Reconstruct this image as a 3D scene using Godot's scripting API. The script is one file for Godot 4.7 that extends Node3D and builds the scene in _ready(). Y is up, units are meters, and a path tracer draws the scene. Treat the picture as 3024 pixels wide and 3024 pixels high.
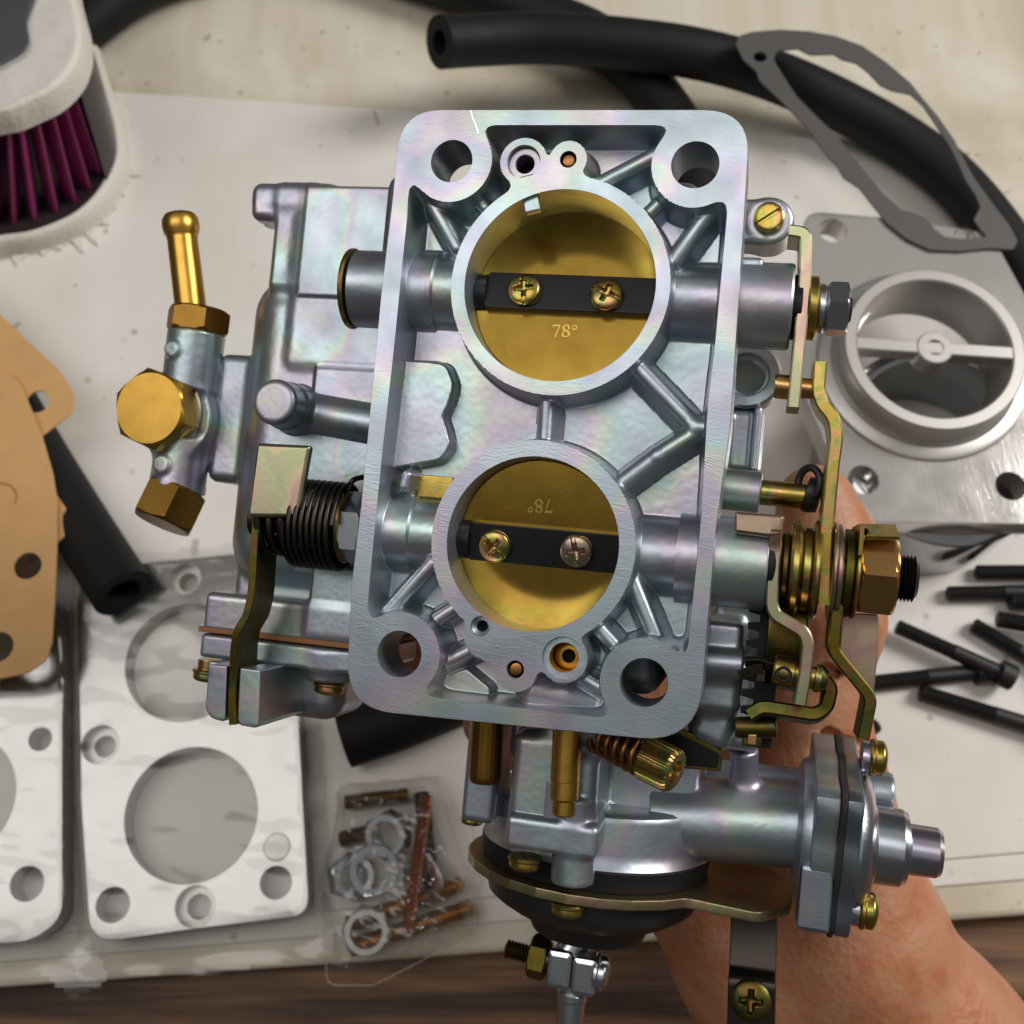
extends Node3D
# A carburettor held over a bench of spare parts, seen from above. Shapes are in millimetres; the scene is in metres.

const MM := 0.001
var M := {}

func _ready() -> void:
	# camera: a phone held about 0.2 m from the mounting face, looking down at the bench 20 degrees off the vertical
	var cam := Camera3D.new()
	cam.name = "camera"
	add_child(cam)
	cam.position = Vector3(0.00000, 0.37600, 0.13685)
	cam.rotation_degrees = Vector3(-70, 0, 0)
	cam.fov = 50.02
	cam.near = 0.01
	cam.far = 20.0
	var lens := CameraAttributesPhysical.new()
	lens.frustum_focal_length = 25.7
	lens.frustum_focus_distance = 0.206
	lens.exposure_aperture = 17.0
	lens.frustum_near = 0.01
	lens.frustum_far = 20.0
	cam.attributes = lens
	cam.current = true

	# the room: one dim colour all round, and unseen lamps above the bench
	var env := Environment.new()
	env.background_mode = Environment.BG_COLOR
	env.background_color = Color(0.28, 0.275, 0.27)
	env.tonemap_mode = Environment.TONE_MAPPER_LINEAR
	env.tonemap_exposure = 0.93
	env.sdfgi_enabled = true
	env.ssao_enabled = true
	env.ssil_enabled = true
	var we := WorldEnvironment.new()
	we.name = "surroundings"
	we.environment = env
	add_child(we)
	lamp("unseen_ceiling_lamp", Vector3(-0.42, 1.2, 0.0), Vector3(0.0, 0.1, 0.0), Vector2(1.1, 0.44), 0.42, Color(1.0, 0.985, 0.965))  # out of view, placed for the sheen on the mounting face
	lamp("unseen_far_lamp", Vector3(1.25, 1.1, -0.38), Vector3(0.0, 0.05, 0.0), Vector2(0.8, 0.5), 2.3, Color(1.0, 0.98, 0.955))  # out of view at the far right, lights the bench and its shadows

	lamp("ceiling_fill", Vector3(-0.1, 1.95, -0.15), Vector3(-0.1, 0.0, -0.15), Vector2(3.2, 3.0), 0.8, Color(1.0, 0.985, 0.96))  # added dim fill overhead, for broad reflections in the metal

	materials()
	bench()
	carburetor()
	clutter()

func lamp(called: String, at: Vector3, to: Vector3, size: Vector2, energy: float, tint: Color) -> void:
	var l := AreaLight3D.new()
	l.name = called
	l.area_size = size
	l.light_energy = energy
	l.light_color = tint
	l.area_range = 6.0
	l.shadow_enabled = true
	add_child(l)
	l.look_at_from_position(at, to, Vector3(0, 0, -1))

# ---------------------------------------------------------------- materials
func noise(freq: float, size := 256, octaves := 3, seed_ := 1, ramp: Gradient = null, type := FastNoiseLite.TYPE_SIMPLEX_SMOOTH, warp := 0.0) -> NoiseTexture2D:
	var f := FastNoiseLite.new()
	f.noise_type = type
	f.frequency = freq
	f.fractal_octaves = octaves
	f.seed = seed_
	if warp > 0.0:
		f.domain_warp_enabled = true
		f.domain_warp_amplitude = warp
		f.domain_warp_frequency = freq * 1.5
	var t := NoiseTexture2D.new()
	t.width = size
	t.height = size
	t.seamless = true
	t.noise = f
	if ramp:
		t.color_ramp = ramp
	return t

func ramp(stops: Array) -> Gradient:
	var g := Gradient.new()
	var o := PackedFloat32Array()
	var c := PackedColorArray()
	for s in stops:
		o.append(s[0])
		c.append(s[1])
	g.offsets = o
	g.colors = c
	return g

# mid grey with fine strokes: 0 = all round, else bundled about one direction
func strokes(size: int, count: int, long: int, dir: float, spread: float, depth: float, seed_: int) -> Image:
	var im := Image.create(size, size, false, Image.FORMAT_RGB8)
	im.fill(Color(0.5, 0.5, 0.5))
	var r := RandomNumberGenerator.new()
	r.seed = seed_
	for k in count:
		var x := r.randf() * size
		var y := r.randf() * size
		var a := dir + r.randfn(0.0, spread)
		var v := 0.5 + r.randf_range(-depth, depth)
		var n := int(long * r.randf_range(0.2, 1.0))
		for j in n:
			var px := posmod(int(x + cos(a) * j), size)
			var py := posmod(int(y + sin(a) * j), size)
			var w := lerpf(im.get_pixel(px, py).r, v, 0.7)
			im.set_pixel(px, py, Color(w, w, w))
	return im

func mat(called: String, c: Color, metal := 0.0, rough := 0.5) -> StandardMaterial3D:
	var m := StandardMaterial3D.new()
	m.resource_name = called
	m.albedo_color = c
	m.metallic = metal
	m.roughness = rough
	M[called] = m
	return m

func tri(m: StandardMaterial3D, per_metre: float) -> StandardMaterial3D:
	m.uv1_triplanar = true
	m.uv1_scale = Vector3.ONE * per_metre
	m.uv1_triplanar_sharpness = 4.0
	return m

func relief(m: StandardMaterial3D, t: Texture2D, cm: float) -> StandardMaterial3D:
	m.heightmap_enabled = true
	m.heightmap_texture = t
	m.heightmap_scale = cm
	return m

func materials() -> void:
	var grain := noise(0.25, 256, 2, 5)
	var film := noise(0.008, 256, 3, 11, ramp([
		[0.0, Color(0.79, 0.84, 0.85)], [0.33, Color(0.83, 0.85, 0.86)], [0.41, Color(0.82, 0.815, 0.87)], [0.47, Color(0.88, 0.81, 0.865)], [0.52, Color(0.90, 0.86, 0.85)],
		[0.56, Color(0.865, 0.88, 0.82)], [0.61, Color(0.81, 0.88, 0.845)], [0.68, Color(0.815, 0.86, 0.88)], [0.84, Color(0.84, 0.82, 0.87)], [1.0, Color(0.86, 0.85, 0.83)]]), FastNoiseLite.TYPE_SIMPLEX_SMOOTH, 30.0)
	var wear := noise(0.03, 256, 4, 21, ramp([[0.0, Color(0.62, 0.62, 0.62)], [0.5, Color(0.8, 0.8, 0.8)], [1.0, Color(1, 1, 1)]]))
	# die-cast body with its iridescent zinc passivation
	var z := tri(mat("zinc_casting", Color(0.82, 0.85, 0.87), 0.88, 0.47), 9.0)
	z.albedo_texture = film
	z.roughness_texture = wear
	relief(z, grain, 0.004)
	# the milled faces: fine scratches
	var scr := ImageTexture.create_from_image(strokes(1024, 5200, 260, 0.15, 0.25, 0.42, 3))
	var mill := tri(mat("milled_zinc", Color(0.775, 0.80, 0.825), 1.0, 0.43), 9.0)
	mill.albedo_texture = film
	mill.roughness_texture = wear
	relief(mill, scr, 0.0024)
	var dull := tri(mat("dull_zinc", Color(0.64, 0.67, 0.69), 0.8, 0.5), 14.0)
	dull.albedo_texture = film
	relief(dull, grain, 0.0012)
	# yellow chromate steel
	var yz := noise(0.012, 256, 3, 31, ramp([
		[0.0, Color(0.62, 0.60, 0.36)], [0.3, Color(0.78, 0.66, 0.34)], [0.42, Color(0.62, 0.68, 0.36)], [0.5, Color(0.80, 0.70, 0.45)], [0.58, Color(0.82, 0.60, 0.48)],
		[0.68, Color(0.72, 0.70, 0.42)], [0.8, Color(0.56, 0.62, 0.42)], [1.0, Color(0.80, 0.70, 0.40)]]), FastNoiseLite.TYPE_SIMPLEX_SMOOTH, 20.0)
	var y := tri(mat("yellow_zinc", Color(0.93, 0.9, 0.85), 1.0, 0.3), 30.0)
	y.albedo_texture = yz
	relief(y, grain, 0.0012)
	var yd := tri(mat("olive_zinc", Color(0.54, 0.53, 0.45), 1.0, 0.42), 26.0)
	yd.albedo_texture = yz
	relief(yd, grain, 0.0012)
	var ps := noise(0.012, 256, 3, 41, ramp([
		[0.0, Color(0.72, 0.68, 0.55)], [0.35, Color(0.82, 0.74, 0.66)], [0.45, Color(0.80, 0.66, 0.66)], [0.55, Color(0.84, 0.78, 0.68)], [0.65, Color(0.72, 0.76, 0.62)], [1.0, Color(0.82, 0.72, 0.68)]]), FastNoiseLite.TYPE_SIMPLEX_SMOOTH, 20.0)
	var pk := tri(mat("pale_zinc", Color(0.86, 0.845, 0.81), 1.0, 0.34), 12.0)
	pk.albedo_texture = ps
	relief(pk, grain, 0.0012)
	var gz := tri(mat("green_zinc", Color(0.80, 0.80, 0.70), 1.0, 0.4), 26.0)
	gz.albedo_texture = ps
	# brass
	var tone := noise(0.02, 256, 3, 51, ramp([[0.0, Color(0.90, 0.89, 0.86)], [0.5, Color(0.96, 0.96, 0.95)], [1.0, Color(1, 1, 1)]]))
	var br := tri(mat("brass", Color(0.80, 0.63, 0.30), 1.0, 0.33), 30.0)
	br.albedo_texture = tone
	relief(br, grain, 0.0012)
	var brs := ImageTexture.create_from_image(strokes(512, 900, 220, -0.4, 0.35, 0.3, 8))
	var bp := tri(mat("brass_plate", Color(0.99, 0.81, 0.37), 1.0, 0.16), 30.0)
	bp.albedo_texture = tone
	relief(bp, brs, 0.0009)
	tri(mat("dark_brass", Color(0.56, 0.42, 0.19), 1.0, 0.36), 30.0).albedo_texture = tone
	tri(mat("bronze", Color(0.66, 0.46, 0.30), 1.0, 0.35), 30.0).albedo_texture = tone
	mat("copper", Color(0.80, 0.47, 0.32), 1.0, 0.32)
	relief(tri(mat("copper_zinc", Color(0.78, 0.60, 0.38), 1.0, 0.3), 30.0), grain, 0.0012)
	mat("stamp", Color(0.98, 0.84, 0.46), 1.0, 0.34)
	var bz := tri(mat("bright_zinc", Color(0.88, 0.89, 0.92), 1.0, 0.27), 9.0)
	bz.albedo_texture = film
	# steels
	mat("black_shaft", Color(0.10, 0.10, 0.115), 0.3, 0.42)
	relief(tri(mat("spring_steel", Color(0.27, 0.25, 0.235), 1.0, 0.4), 60.0), grain, 0.0012)
	relief(tri(mat("bright_steel", Color(0.78, 0.80, 0.83), 1.0, 0.27), 40.0), grain, 0.0012)
	mat("black_steel", Color(0.11, 0.11, 0.115), 0.6, 0.45)
	mat("black_oxide", Color(0.105, 0.10, 0.10), 0.0, 0.5)
	mat("void", Color(0.05, 0.05, 0.055), 0.0, 0.9)  # near-black, stands for the shade deep inside the ports
	# machined aluminium
	var al := tri(mat("aluminium", Color(0.58, 0.575, 0.57), 1.0, 0.22), 9.0)
	relief(al, ImageTexture.create_from_image(strokes(512, 3000, 240, 1.4, 0.12, 0.35, 5)), 0.004)
	al.roughness_texture = wear
	tri(mat("satin_aluminium", Color(0.76, 0.75, 0.735), 0.75, 0.4), 12.0)
	var bal := tri(mat("brushed_aluminium", Color(0.84, 0.83, 0.815), 0.75, 0.2), 9.0)
	relief(bal, M.aluminium.heightmap_texture, 0.003)
	bal.roughness_texture = wear
	mat("chrome", Color(0.62, 0.62, 0.63), 1.0, 0.1)
	# soft parts
	var rub := tri(mat("black_rubber", Color(0.10, 0.098, 0.10), 0.0, 0.6), 40.0)
	relief(rub, grain, 0.0012)
	rub.metallic_specular = 0.35
	mat("black_plastic", Color(0.12, 0.12, 0.125), 0.0, 0.42)
	mat("black_gasket", Color(0.15, 0.15, 0.15), 0.0, 0.75)
	var pap := tri(mat("gasket_paper", Color(0.82, 0.645, 0.425), 0.0, 0.72), 12.0)
	pap.albedo_texture = noise(0.02, 256, 4, 61, ramp([[0.0, Color(0.95, 0.94, 0.93)], [1.0, Color(1, 1, 1)]]))
	relief(pap, grain, 0.0012)
	mat("cork_gasket", Color(0.66, 0.46, 0.30), 0.0, 0.8)
	relief(tri(mat("grey_gasket", Color(0.335, 0.33, 0.33), 0.1, 0.55), 30.0), grain, 0.0012)
	# bench
	var dirt := noise(0.02, 512, 5, 71, ramp([[0.0, Color(0.80, 0.77, 0.71)], [0.35, Color(0.93, 0.915, 0.88)], [0.6, Color(1, 1, 1)], [1.0, Color(0.97, 0.96, 0.93)]]), FastNoiseLite.TYPE_SIMPLEX_SMOOTH, 30.0)
	var board := tri(mat("white_board", Color(0.87, 0.85, 0.805), 0.0, 0.42), 4.0)
	board.albedo_texture = specks(dirt, 512)
	var sheet := tri(mat("white_sheet", Color(0.905, 0.895, 0.88), 0.0, 0.5), 3.6)
	sheet.albedo_texture = specks(null, 512)
	var wd := tri(mat("dark_wood", Color(1, 1, 1), 0.0, 0.65), 5.0)
	wd.albedo_texture = woodgrain()
	mat("white_lip", Color(0.86, 0.84, 0.80), 0.0, 0.4)
	# air filter
	var wr := tri(mat("white_rubber", Color(0.86, 0.84, 0.81), 0.0, 0.55), 30.0)
	relief(wr, noise(0.05, 256, 4, 81), 0.03)
	mat("magenta_pleat", Color(0.50, 0.13, 0.35), 0.0, 0.6)
	mat("dark_frame", Color(0.16, 0.13, 0.14), 0.0, 0.4)
	mat("purple_film", Color(0.13, 0.07, 0.10), 0.0, 0.3)
	mat("grey_lid", Color(0.36, 0.36, 0.37), 0.5, 0.45)
	# clear plastic film; the grey tint stands for doubled film and shade
	var pf := mat("clear_film", Color(0.55, 0.53, 0.50, 0.09), 0.0, 0.12)
	pf.transparency = BaseMaterial3D.TRANSPARENCY_ALPHA
	pf.cull_mode = BaseMaterial3D.CULL_DISABLED
	var mf := mat("milky_film", Color(0.95, 0.94, 0.93, 0.4), 0.0, 0.2)
	mf.transparency = BaseMaterial3D.TRANSPARENCY_ALPHA
	mf.cull_mode = BaseMaterial3D.CULL_DISABLED
	var cf := mat("crinkled_film", Color(0.50, 0.48, 0.45, 0.17), 0.0, 0.1)
	cf.transparency = BaseMaterial3D.TRANSPARENCY_ALPHA
	cf.cull_mode = BaseMaterial3D.CULL_DISABLED
	# skin
	var sk := tri(mat("skin", Color(0.73, 0.53, 0.41), 0.0, 0.52), 14.0)
	sk.albedo_texture = noise(0.02, 256, 4, 91, ramp([[0.0, Color(0.91, 0.76, 0.69)], [0.4, Color(0.99, 0.92, 0.87)], [0.7, Color(1, 1, 1)], [1.0, Color(1, 0.96, 0.92)]]))
	sk.subsurf_scatter_enabled = true
	sk.subsurf_scatter_strength = 0.12
	relief(sk, noise(0.16, 256, 3, 92, null, FastNoiseLite.TYPE_CELLULAR), 0.02)
	tri(mat("nail", Color(0.86, 0.66, 0.56), 0.0, 0.3), 10.0)

# a pale sheet flecked with dirt: small spots and short smears
func specks(_under: Texture2D, size: int) -> ImageTexture:
	var im := Image.create(size, size, false, Image.FORMAT_RGB8)
	var f := FastNoiseLite.new()
	f.seed = 77
	f.frequency = 0.012
	f.fractal_octaves = 4
	var dirty := _under != null
	for y in size:
		for x in size:
			# blend across the wrap so that the tile has no seam
			var a := TAU * x / size
			var b := TAU * y / size
			var v := f.get_noise_3d(cos(a) * 80.0, sin(a) * 80.0, cos(b) * 80.0 + 300.0 + sin(b) * 37.0)
			var t := clampf(0.5 + v * 0.9, 0.0, 1.0)
			im.set_pixel(x, y, Color(0.88, 0.855, 0.80).lerp(Color(1, 1, 0.99), t) if dirty else Color(0.95, 0.94, 0.92).lerp(Color(1, 1, 1), t))
	var r := RandomNumberGenerator.new()
	r.seed = 5 if dirty else 6
	for k in 190:
		var c := Vector2(r.randf(), r.randf()) * size
		var rad := r.randf_range(0.6, 2.2)
		var long := r.randf_range(0.0, 9.0) if r.randf() < 0.14 else 0.0
		var dirv := Vector2.from_angle(r.randfn(2.0, 0.6))
		var dark := r.randf_range(0.08, 0.46)
		for y in range(-16, 17):
			for x in range(-16, 17):
				var q := Vector2(x, y)
				var al := clampf(q.dot(dirv), -long, long)
				var d := (q - dirv * al).length()
				if d < rad * 1.6:
					var px := posmod(int(c.x) + x, size)
					var py := posmod(int(c.y) + y, size)
					var w := im.get_pixel(px, py)
					im.set_pixel(px, py, w.lerp(Color(0.46, 0.43, 0.37), dark * smoothstep(rad * 1.6, rad * 0.5, d)))
	return ImageTexture.create_from_image(im)

func woodgrain() -> ImageTexture:
	var size := 512
	var im := Image.create(size, size, false, Image.FORMAT_RGB8)
	var f := FastNoiseLite.new()
	f.seed = 9
	f.frequency = 0.01
	f.fractal_octaves = 4
	for y in size:
		for x in size:
			var a := TAU * x / size
			var v := f.get_noise_3d(cos(a) * 14.0, sin(a) * 14.0, y * 2.6)
			var w := f.get_noise_3d(cos(a) * 60.0 + 500.0, sin(a) * 60.0, y * 14.0)
			var t := clampf(0.5 + v * 0.8 + w * 0.45, 0.0, 1.0)
			im.set_pixel(x, y, Color(0.20, 0.13, 0.08).lerp(Color(0.54, 0.40, 0.27), t))
	return ImageTexture.create_from_image(im)


# ---------------------------------------------------------------- naming and tagging
var taken := {}

func numbered(called: String) -> String:
	if not taken.has(called):
		taken[called] = 0
		return called
	taken[called] += 1
	return "%s_%03d" % [called, taken[called]]

func thing(called: String, label: String, category: String, at := Vector3.ZERO, group := "") -> Node3D:
	var o := Node3D.new()
	o.name = numbered(called)
	add_child(o)
	o.position = at * MM
	o.set_meta("label", label)
	o.set_meta("category", category)
	if group:
		o.set_meta("group", group)
	return o

# one named mesh; geometry is in millimetres of the frame given by `base` (the parent's place in that frame)
func part(called: String, g: Geo, m: Material, parent: Node3D, label := "", base = null) -> MeshInstance3D:
	var o := MeshInstance3D.new()
	o.name = called
	o.mesh = g.mesh()
	o.material_override = m
	parent.add_child(o, true)
	if base != null:
		o.position = -(base as Vector3) * MM
	if label:
		o.set_meta("label", label)
	return o

func struct(called: String, g: Geo, m: Material) -> MeshInstance3D:
	var o := part(called, g, m, self)
	o.set_meta("kind", "structure")
	return o

# ---------------------------------------------------------------- geometry kit (millimetres)
class Geo:
	var p := PackedVector3Array()
	var n := PackedVector3Array()
	var uv := PackedVector2Array()
	var col := PackedColorArray()

	func mesh() -> ArrayMesh:
		var a := []
		a.resize(Mesh.ARRAY_MAX)
		var q := PackedVector3Array()
		q.resize(p.size())
		for k in p.size():
			q[k] = p[k] * 0.001
		for k in n.size():
			if not n[k].is_finite() or n[k].length_squared() < 0.5:
				n[k] = Vector3.UP
		a[Mesh.ARRAY_VERTEX] = q
		a[Mesh.ARRAY_NORMAL] = n
		if uv.size() == p.size():
			a[Mesh.ARRAY_TEX_UV] = uv
		if col.size() == p.size():
			a[Mesh.ARRAY_COLOR] = col
		var m := ArrayMesh.new()
		m.add_surface_from_arrays(Mesh.PRIMITIVE_TRIANGLES, a)
		return m

	# vertices and outward triangles of one piece; normals are shared across edges gentler than `crease`
	func put(P: PackedVector3Array, T: PackedInt32Array, crease := 38.0, closed := true) -> void:
		var vol := 0.0
		var weld := {}
		var id := PackedInt32Array()
		id.resize(P.size())
		for k in P.size():
			var key := Vector3i((P[k] * 500.0).round())
			if not weld.has(key):
				weld[key] = weld.size()
			id[k] = weld[key]
		var fn := PackedVector3Array()
		var fan := []
		fan.resize(weld.size())
		for k in weld.size():
			fan[k] = PackedInt32Array()
		var nt := T.size() / 3
		fn.resize(nt)
		for k in nt:
			var a := P[T[k * 3]]
			var b := P[T[k * 3 + 1]]
			var c := P[T[k * 3 + 2]]
			vol += a.dot(b.cross(c))
			fn[k] = (b - a).cross(c - a)
			for j in 3:
				fan[id[T[k * 3 + j]]].append(k)
		var s := -1.0 if closed and vol < 0.0 else 1.0
		var cosc := cos(deg_to_rad(crease))
		var un := PackedVector3Array()
		un.resize(nt)
		for k in nt:
			un[k] = fn[k].normalized()
		for k in nt:
			if fn[k].length_squared() < 1e-14:
				continue
			var order := [0, 2, 1] if s > 0.0 else [0, 1, 2]
			for j in order:
				var q := T[k * 3 + j]
				var sum := Vector3.ZERO
				for f in fan[id[q]]:
					if un[f].dot(un[k]) > cosc:
						sum += fn[f]
				p.append(P[q])
				n.append((sum if sum.length_squared() > 1e-20 else fn[k]).normalized() * s)

	# rings of equal count joined into a skin; caps are fans or ear-cut
	func loft(rings: Array, cap := true, crease := 38.0, round_ring := true, join_ends := false) -> void:
		var m: int = rings[0].size()
		var P := PackedVector3Array()
		var T := PackedInt32Array()
		for r in rings:
			P.append_array(r)
		var last := rings.size() if join_ends else rings.size() - 1
		for i in last:
			var i2 := (i + 1) % rings.size()
			for j in (m if round_ring else m - 1):
				var a := i * m + j
				var b := i * m + (j + 1) % m
				var c := i2 * m + (j + 1) % m
				var d := i2 * m + j
				T.append_array([a, b, c, a, c, d])
		if cap and not join_ends:
			for e in 2:
				var off := 0 if e == 0 else (rings.size() - 1) * m
				var mid := Vector3.ZERO
				for j in m:
					mid += P[off + j]
				P.append(mid / m)
				var c := P.size() - 1
				for j in m:
					if e == 0:
						T.append_array([c, off + (j + 1) % m, off + j])
					else:
						T.append_array([c, off + j, off + (j + 1) % m])
		put(P, T, crease, join_ends or cap)

	# outline in the frame's x-y plane pushed from z0 to z1, edges rounded by `bev`, with through holes
	func prism(poly: PackedVector2Array, fr: Transform3D, z0: float, z1: float, bev := 0.0, steps := 2, holes := [], crease := 38.0) -> void:
		if Geo.area(poly) < 0.0:
			poly.reverse()
		var prof: Array[Vector2] = []
		if bev > 0.0:
			for k in steps + 1:
				var a := PI / 2 * k / steps
				prof.append(Vector2(bev * (1.0 - sin(a)), z0 + bev * (1.0 - cos(a))))
			for k in steps + 1:
				var a := PI / 2 * k / steps
				prof.append(Vector2(bev * (1.0 - cos(a)), z1 - bev * (1.0 - sin(a))))
		else:
			prof = [Vector2(0, z0), Vector2(0, z1)]
		var P := PackedVector3Array()
		var T := PackedInt32Array()
		var m := poly.size()
		var first := poly
		for q in prof:
			var ring := Geo.inset(poly, q.x)
			first = ring
			for k in m:
				P.append(fr * Vector3(ring[k].x, ring[k].y, q.y))
		for i in prof.size() - 1:
			for j in m:
				var a := i * m + j
				var b := i * m + (j + 1) % m
				T.append_array([a, b, b + m, a, b + m, a + m])
		var flat := PackedVector2Array(first)
		var lows := PackedInt32Array()
		var tops := PackedInt32Array()
		for k in m:
			lows.append(k)
			tops.append((prof.size() - 1) * m + k)
		for h in holes:
			var hp := PackedVector2Array(h)
			if Geo.area(hp) > 0.0:
				hp.reverse()
			var b0 := P.size()
			for e in [z0, z1]:
				for q in hp:
					P.append(fr * Vector3(q.x, q.y, e))
			var hm := hp.size()
			for j in hm:
				var a := b0 + j
				var b := b0 + (j + 1) % hm
				T.append_array([a, b, b + hm, a, b + hm, a + hm])
				lows.append(a)
				tops.append(a + hm)
			flat.append_array(hp)
		for t in Geo.fill(first, holes, flat):
			T.append_array([tops[t.x], tops[t.y], tops[t.z], lows[t.x], lows[t.z], lows[t.y]])
		put(P, T, crease, true)

	static func area(q: PackedVector2Array) -> float:
		var s := 0.0
		for k in q.size():
			s += q[k].cross(q[(k + 1) % q.size()])
		return s * 0.5

	static func inset(q: PackedVector2Array, by: float) -> PackedVector2Array:
		if by == 0.0:
			return q
		var out := PackedVector2Array()
		var m := q.size()
		for k in m:
			var a := (q[k] - q[(k + m - 1) % m]).normalized()
			var b := (q[(k + 1) % m] - q[k]).normalized()
			var na := Vector2(-a.y, a.x)
			var nb := Vector2(-b.y, b.x)
			var h := na + nb
			h = na if h.length() < 0.2 else h / maxf(h.length_squared() * 0.5, 0.5)
			out.append(q[k] + h * by)
		return out

	# triangles (counter-clockwise, as index triples) of an outline with holes
	static func fill(outer: PackedVector2Array, holes: Array, all: PackedVector2Array) -> Array[Vector3i]:
		var out: Array[Vector3i] = []
		var t: PackedInt32Array
		if holes.is_empty():
			t = Geometry2D.triangulate_polygon(all)
		if t.is_empty():
			t = Geometry2D.triangulate_delaunay(all)
		for k in t.size() / 3:
			var a := all[t[k * 3]]
			var b := all[t[k * 3 + 1]]
			var c := all[t[k * 3 + 2]]
			var mid := (a + b + c) / 3.0
			if not Geometry2D.is_point_in_polygon(mid, outer):
				continue
			var skip := false
			for h in holes:
				if Geometry2D.is_point_in_polygon(mid, h):
					skip = true
			if skip:
				continue
			if (b - a).cross(c - a) < 0.0:
				out.append(Vector3i(t[k * 3], t[k * 3 + 2], t[k * 3 + 1]))
			else:
				out.append(Vector3i(t[k * 3], t[k * 3 + 1], t[k * 3 + 2]))
		return out

	# profile of (radius, height along dir) spun round the line through a
	func lathe(a: Vector3, dir: Vector3, prof: Array, seg := 32, crease := 32.0) -> void:
		var b := Geo.across(dir)
		var rings := []
		for q in prof:
			var ring := PackedVector3Array()
			for k in seg:
				var t := TAU * k / seg
				ring.append(a + dir.normalized() * q[1] + (b.x * cos(t) + b.y * sin(t)) * maxf(q[0], 0.0001))
			rings.append(ring)
		var shut: bool = prof[0][0] == prof[-1][0] and prof[0][1] == prof[-1][1]
		if shut:
			rings.pop_back()
		loft(rings, not shut, crease, true, shut)

	func disc(a: Vector3, b: Vector3, r: float, bev := 0.4, seg := 32) -> void:
		var h := (b - a).length()
		lathe(a, b - a, [[0, 0], [r - bev, 0], [r - bev * 0.3, bev * 0.3], [r, bev], [r, h - bev], [r - bev * 0.3, h - bev * 0.3], [r - bev, h], [0, h]], seg)

	func washer(a: Vector3, b: Vector3, r: float, ri: float, bev := 0.2, seg := 36) -> void:
		var h := (b - a).length()
		lathe(a, b - a, [[ri, 0], [r - bev, 0], [r, bev], [r, h - bev], [r - bev, h], [ri, h], [ri, 0]], seg)

	static func across(dir: Vector3) -> Basis:
		var d := dir.normalized()
		var x := d.cross(Vector3.UP if absf(d.y) < 0.9 else Vector3.RIGHT).normalized()
		return Basis(x, d.cross(x), d)

	# round section along a path; ri > 0 makes it a hose with open ends
	func tube(path: Array, r, seg := 16, ri := 0.0, crease := 50.0) -> void:
		var rings := []
		var inner := []
		var up := Geo.across(path[1] - path[0]).x
		for i in path.size():
			var d: Vector3 = (path[mini(i + 1, path.size() - 1)] - path[maxi(i - 1, 0)]).normalized()
			up = (up - d * up.dot(d)).normalized()
			var side := d.cross(up)
			var ring := PackedVector3Array()
			var ring2 := PackedVector3Array()
			var rr: float = r[i] if r is Array else r
			for k in seg:
				var t := TAU * k / seg
				var q := up * cos(t) + side * sin(t)
				ring.append(path[i] + q * rr)
				ring2.append(path[i] + q * ri)
			rings.append(ring)
			inner.append(ring2)
		if ri > 0.0:
			inner.reverse()
			rings.append_array(inner)
			loft(rings, false, crease, true, true)
		else:
			loft(rings, true, crease)

	# flat bar: rectangle of `width` along wdir and `thick` across, carried along a path
	func bar(path: Array, wdir: Vector3, width, thick: float, bev := 0.15) -> void:
		var rings := []
		for i in path.size():
			var d0: Vector3 = (path[i] - path[maxi(i - 1, 0)]).normalized()
			var d1: Vector3 = (path[mini(i + 1, path.size() - 1)] - path[i]).normalized()
			var d := (d0 + d1).normalized()
			var wd := (wdir - d * wdir.dot(d)).normalized()
			var nd := d.cross(wd).normalized()
			var ref := d0 if d0.length() > 0.5 else d1
			var stretch := 1.0 / maxf(d.dot(ref), 0.5)
			var w: float = (width[i] if width is Array else width) * 0.5
			var t := thick * 0.5
			var ring := PackedVector3Array()
			for q in [[-w + bev, -t], [w - bev, -t], [w, -t + bev], [w, t - bev], [w - bev, t], [-w + bev, t], [-w, t - bev], [-w, -t + bev]]:
				ring.append(path[i] + wd * q[0] + nd * q[1] * stretch)
			rings.append(ring)
		loft(rings, true, 30.0)

	func coil(a: Vector3, b: Vector3, R, r: float, turns: float, seg := 9) -> void:
		var m := Geo.across(b - a)
		var path := []
		var k := int(turns * 26)
		for i in k + 1:
			var t := TAU * turns * i / k
			var rr: float = lerpf(R[0], R[1], float(i) / k) if R is Array else R
			path.append(a.lerp(b, float(i) / k) + (m.x * cos(t) + m.y * sin(t)) * rr)
		tube(path, r, seg)

	# hexagon nut or bolt head with chamfered corners; spin turns the flats about its axis
	func nut(a: Vector3, b: Vector3, flats: float, bore: float, spin := 0.0, ref := Vector3.ZERO, both := true) -> void:
		var m := Geo.across(b - a)
		if ref != Vector3.ZERO:
			var z := (b - a).normalized()
			var x := (ref - z * ref.dot(z)).normalized()
			m = Basis(x, z.cross(x), z)
		var h := (b - a).length()
		var half := flats * 0.5
		var ch := half * 0.16
		var hs: Array[float] = [0.0, ch * 0.35, ch * 0.7, ch, h - ch, h - ch * 0.7, h - ch * 0.35, h]
		var rings := []
		if bore > 0.0:
			rings.append([bore, 0.0])
		for z in hs:
			var lim := half * 0.97 + minf(z if both else 99.0, h - z) * 1.5
			rings.append([lim, z])
		if bore > 0.0:
			rings.append([bore, h])
		var out := []
		var seg := 48
		for q in rings:
			var ring := PackedVector3Array()
			for k in seg:
				var t := TAU * k / seg
				var hx := half / cos(fposmod(t, PI / 3) - PI / 6)
				var rr: float = minf(q[0], hx)
				ring.append(a + m.z * q[1] + (m.x * cos(t + spin) + m.y * sin(t + spin)) * rr)
			out.append(ring)
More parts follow.
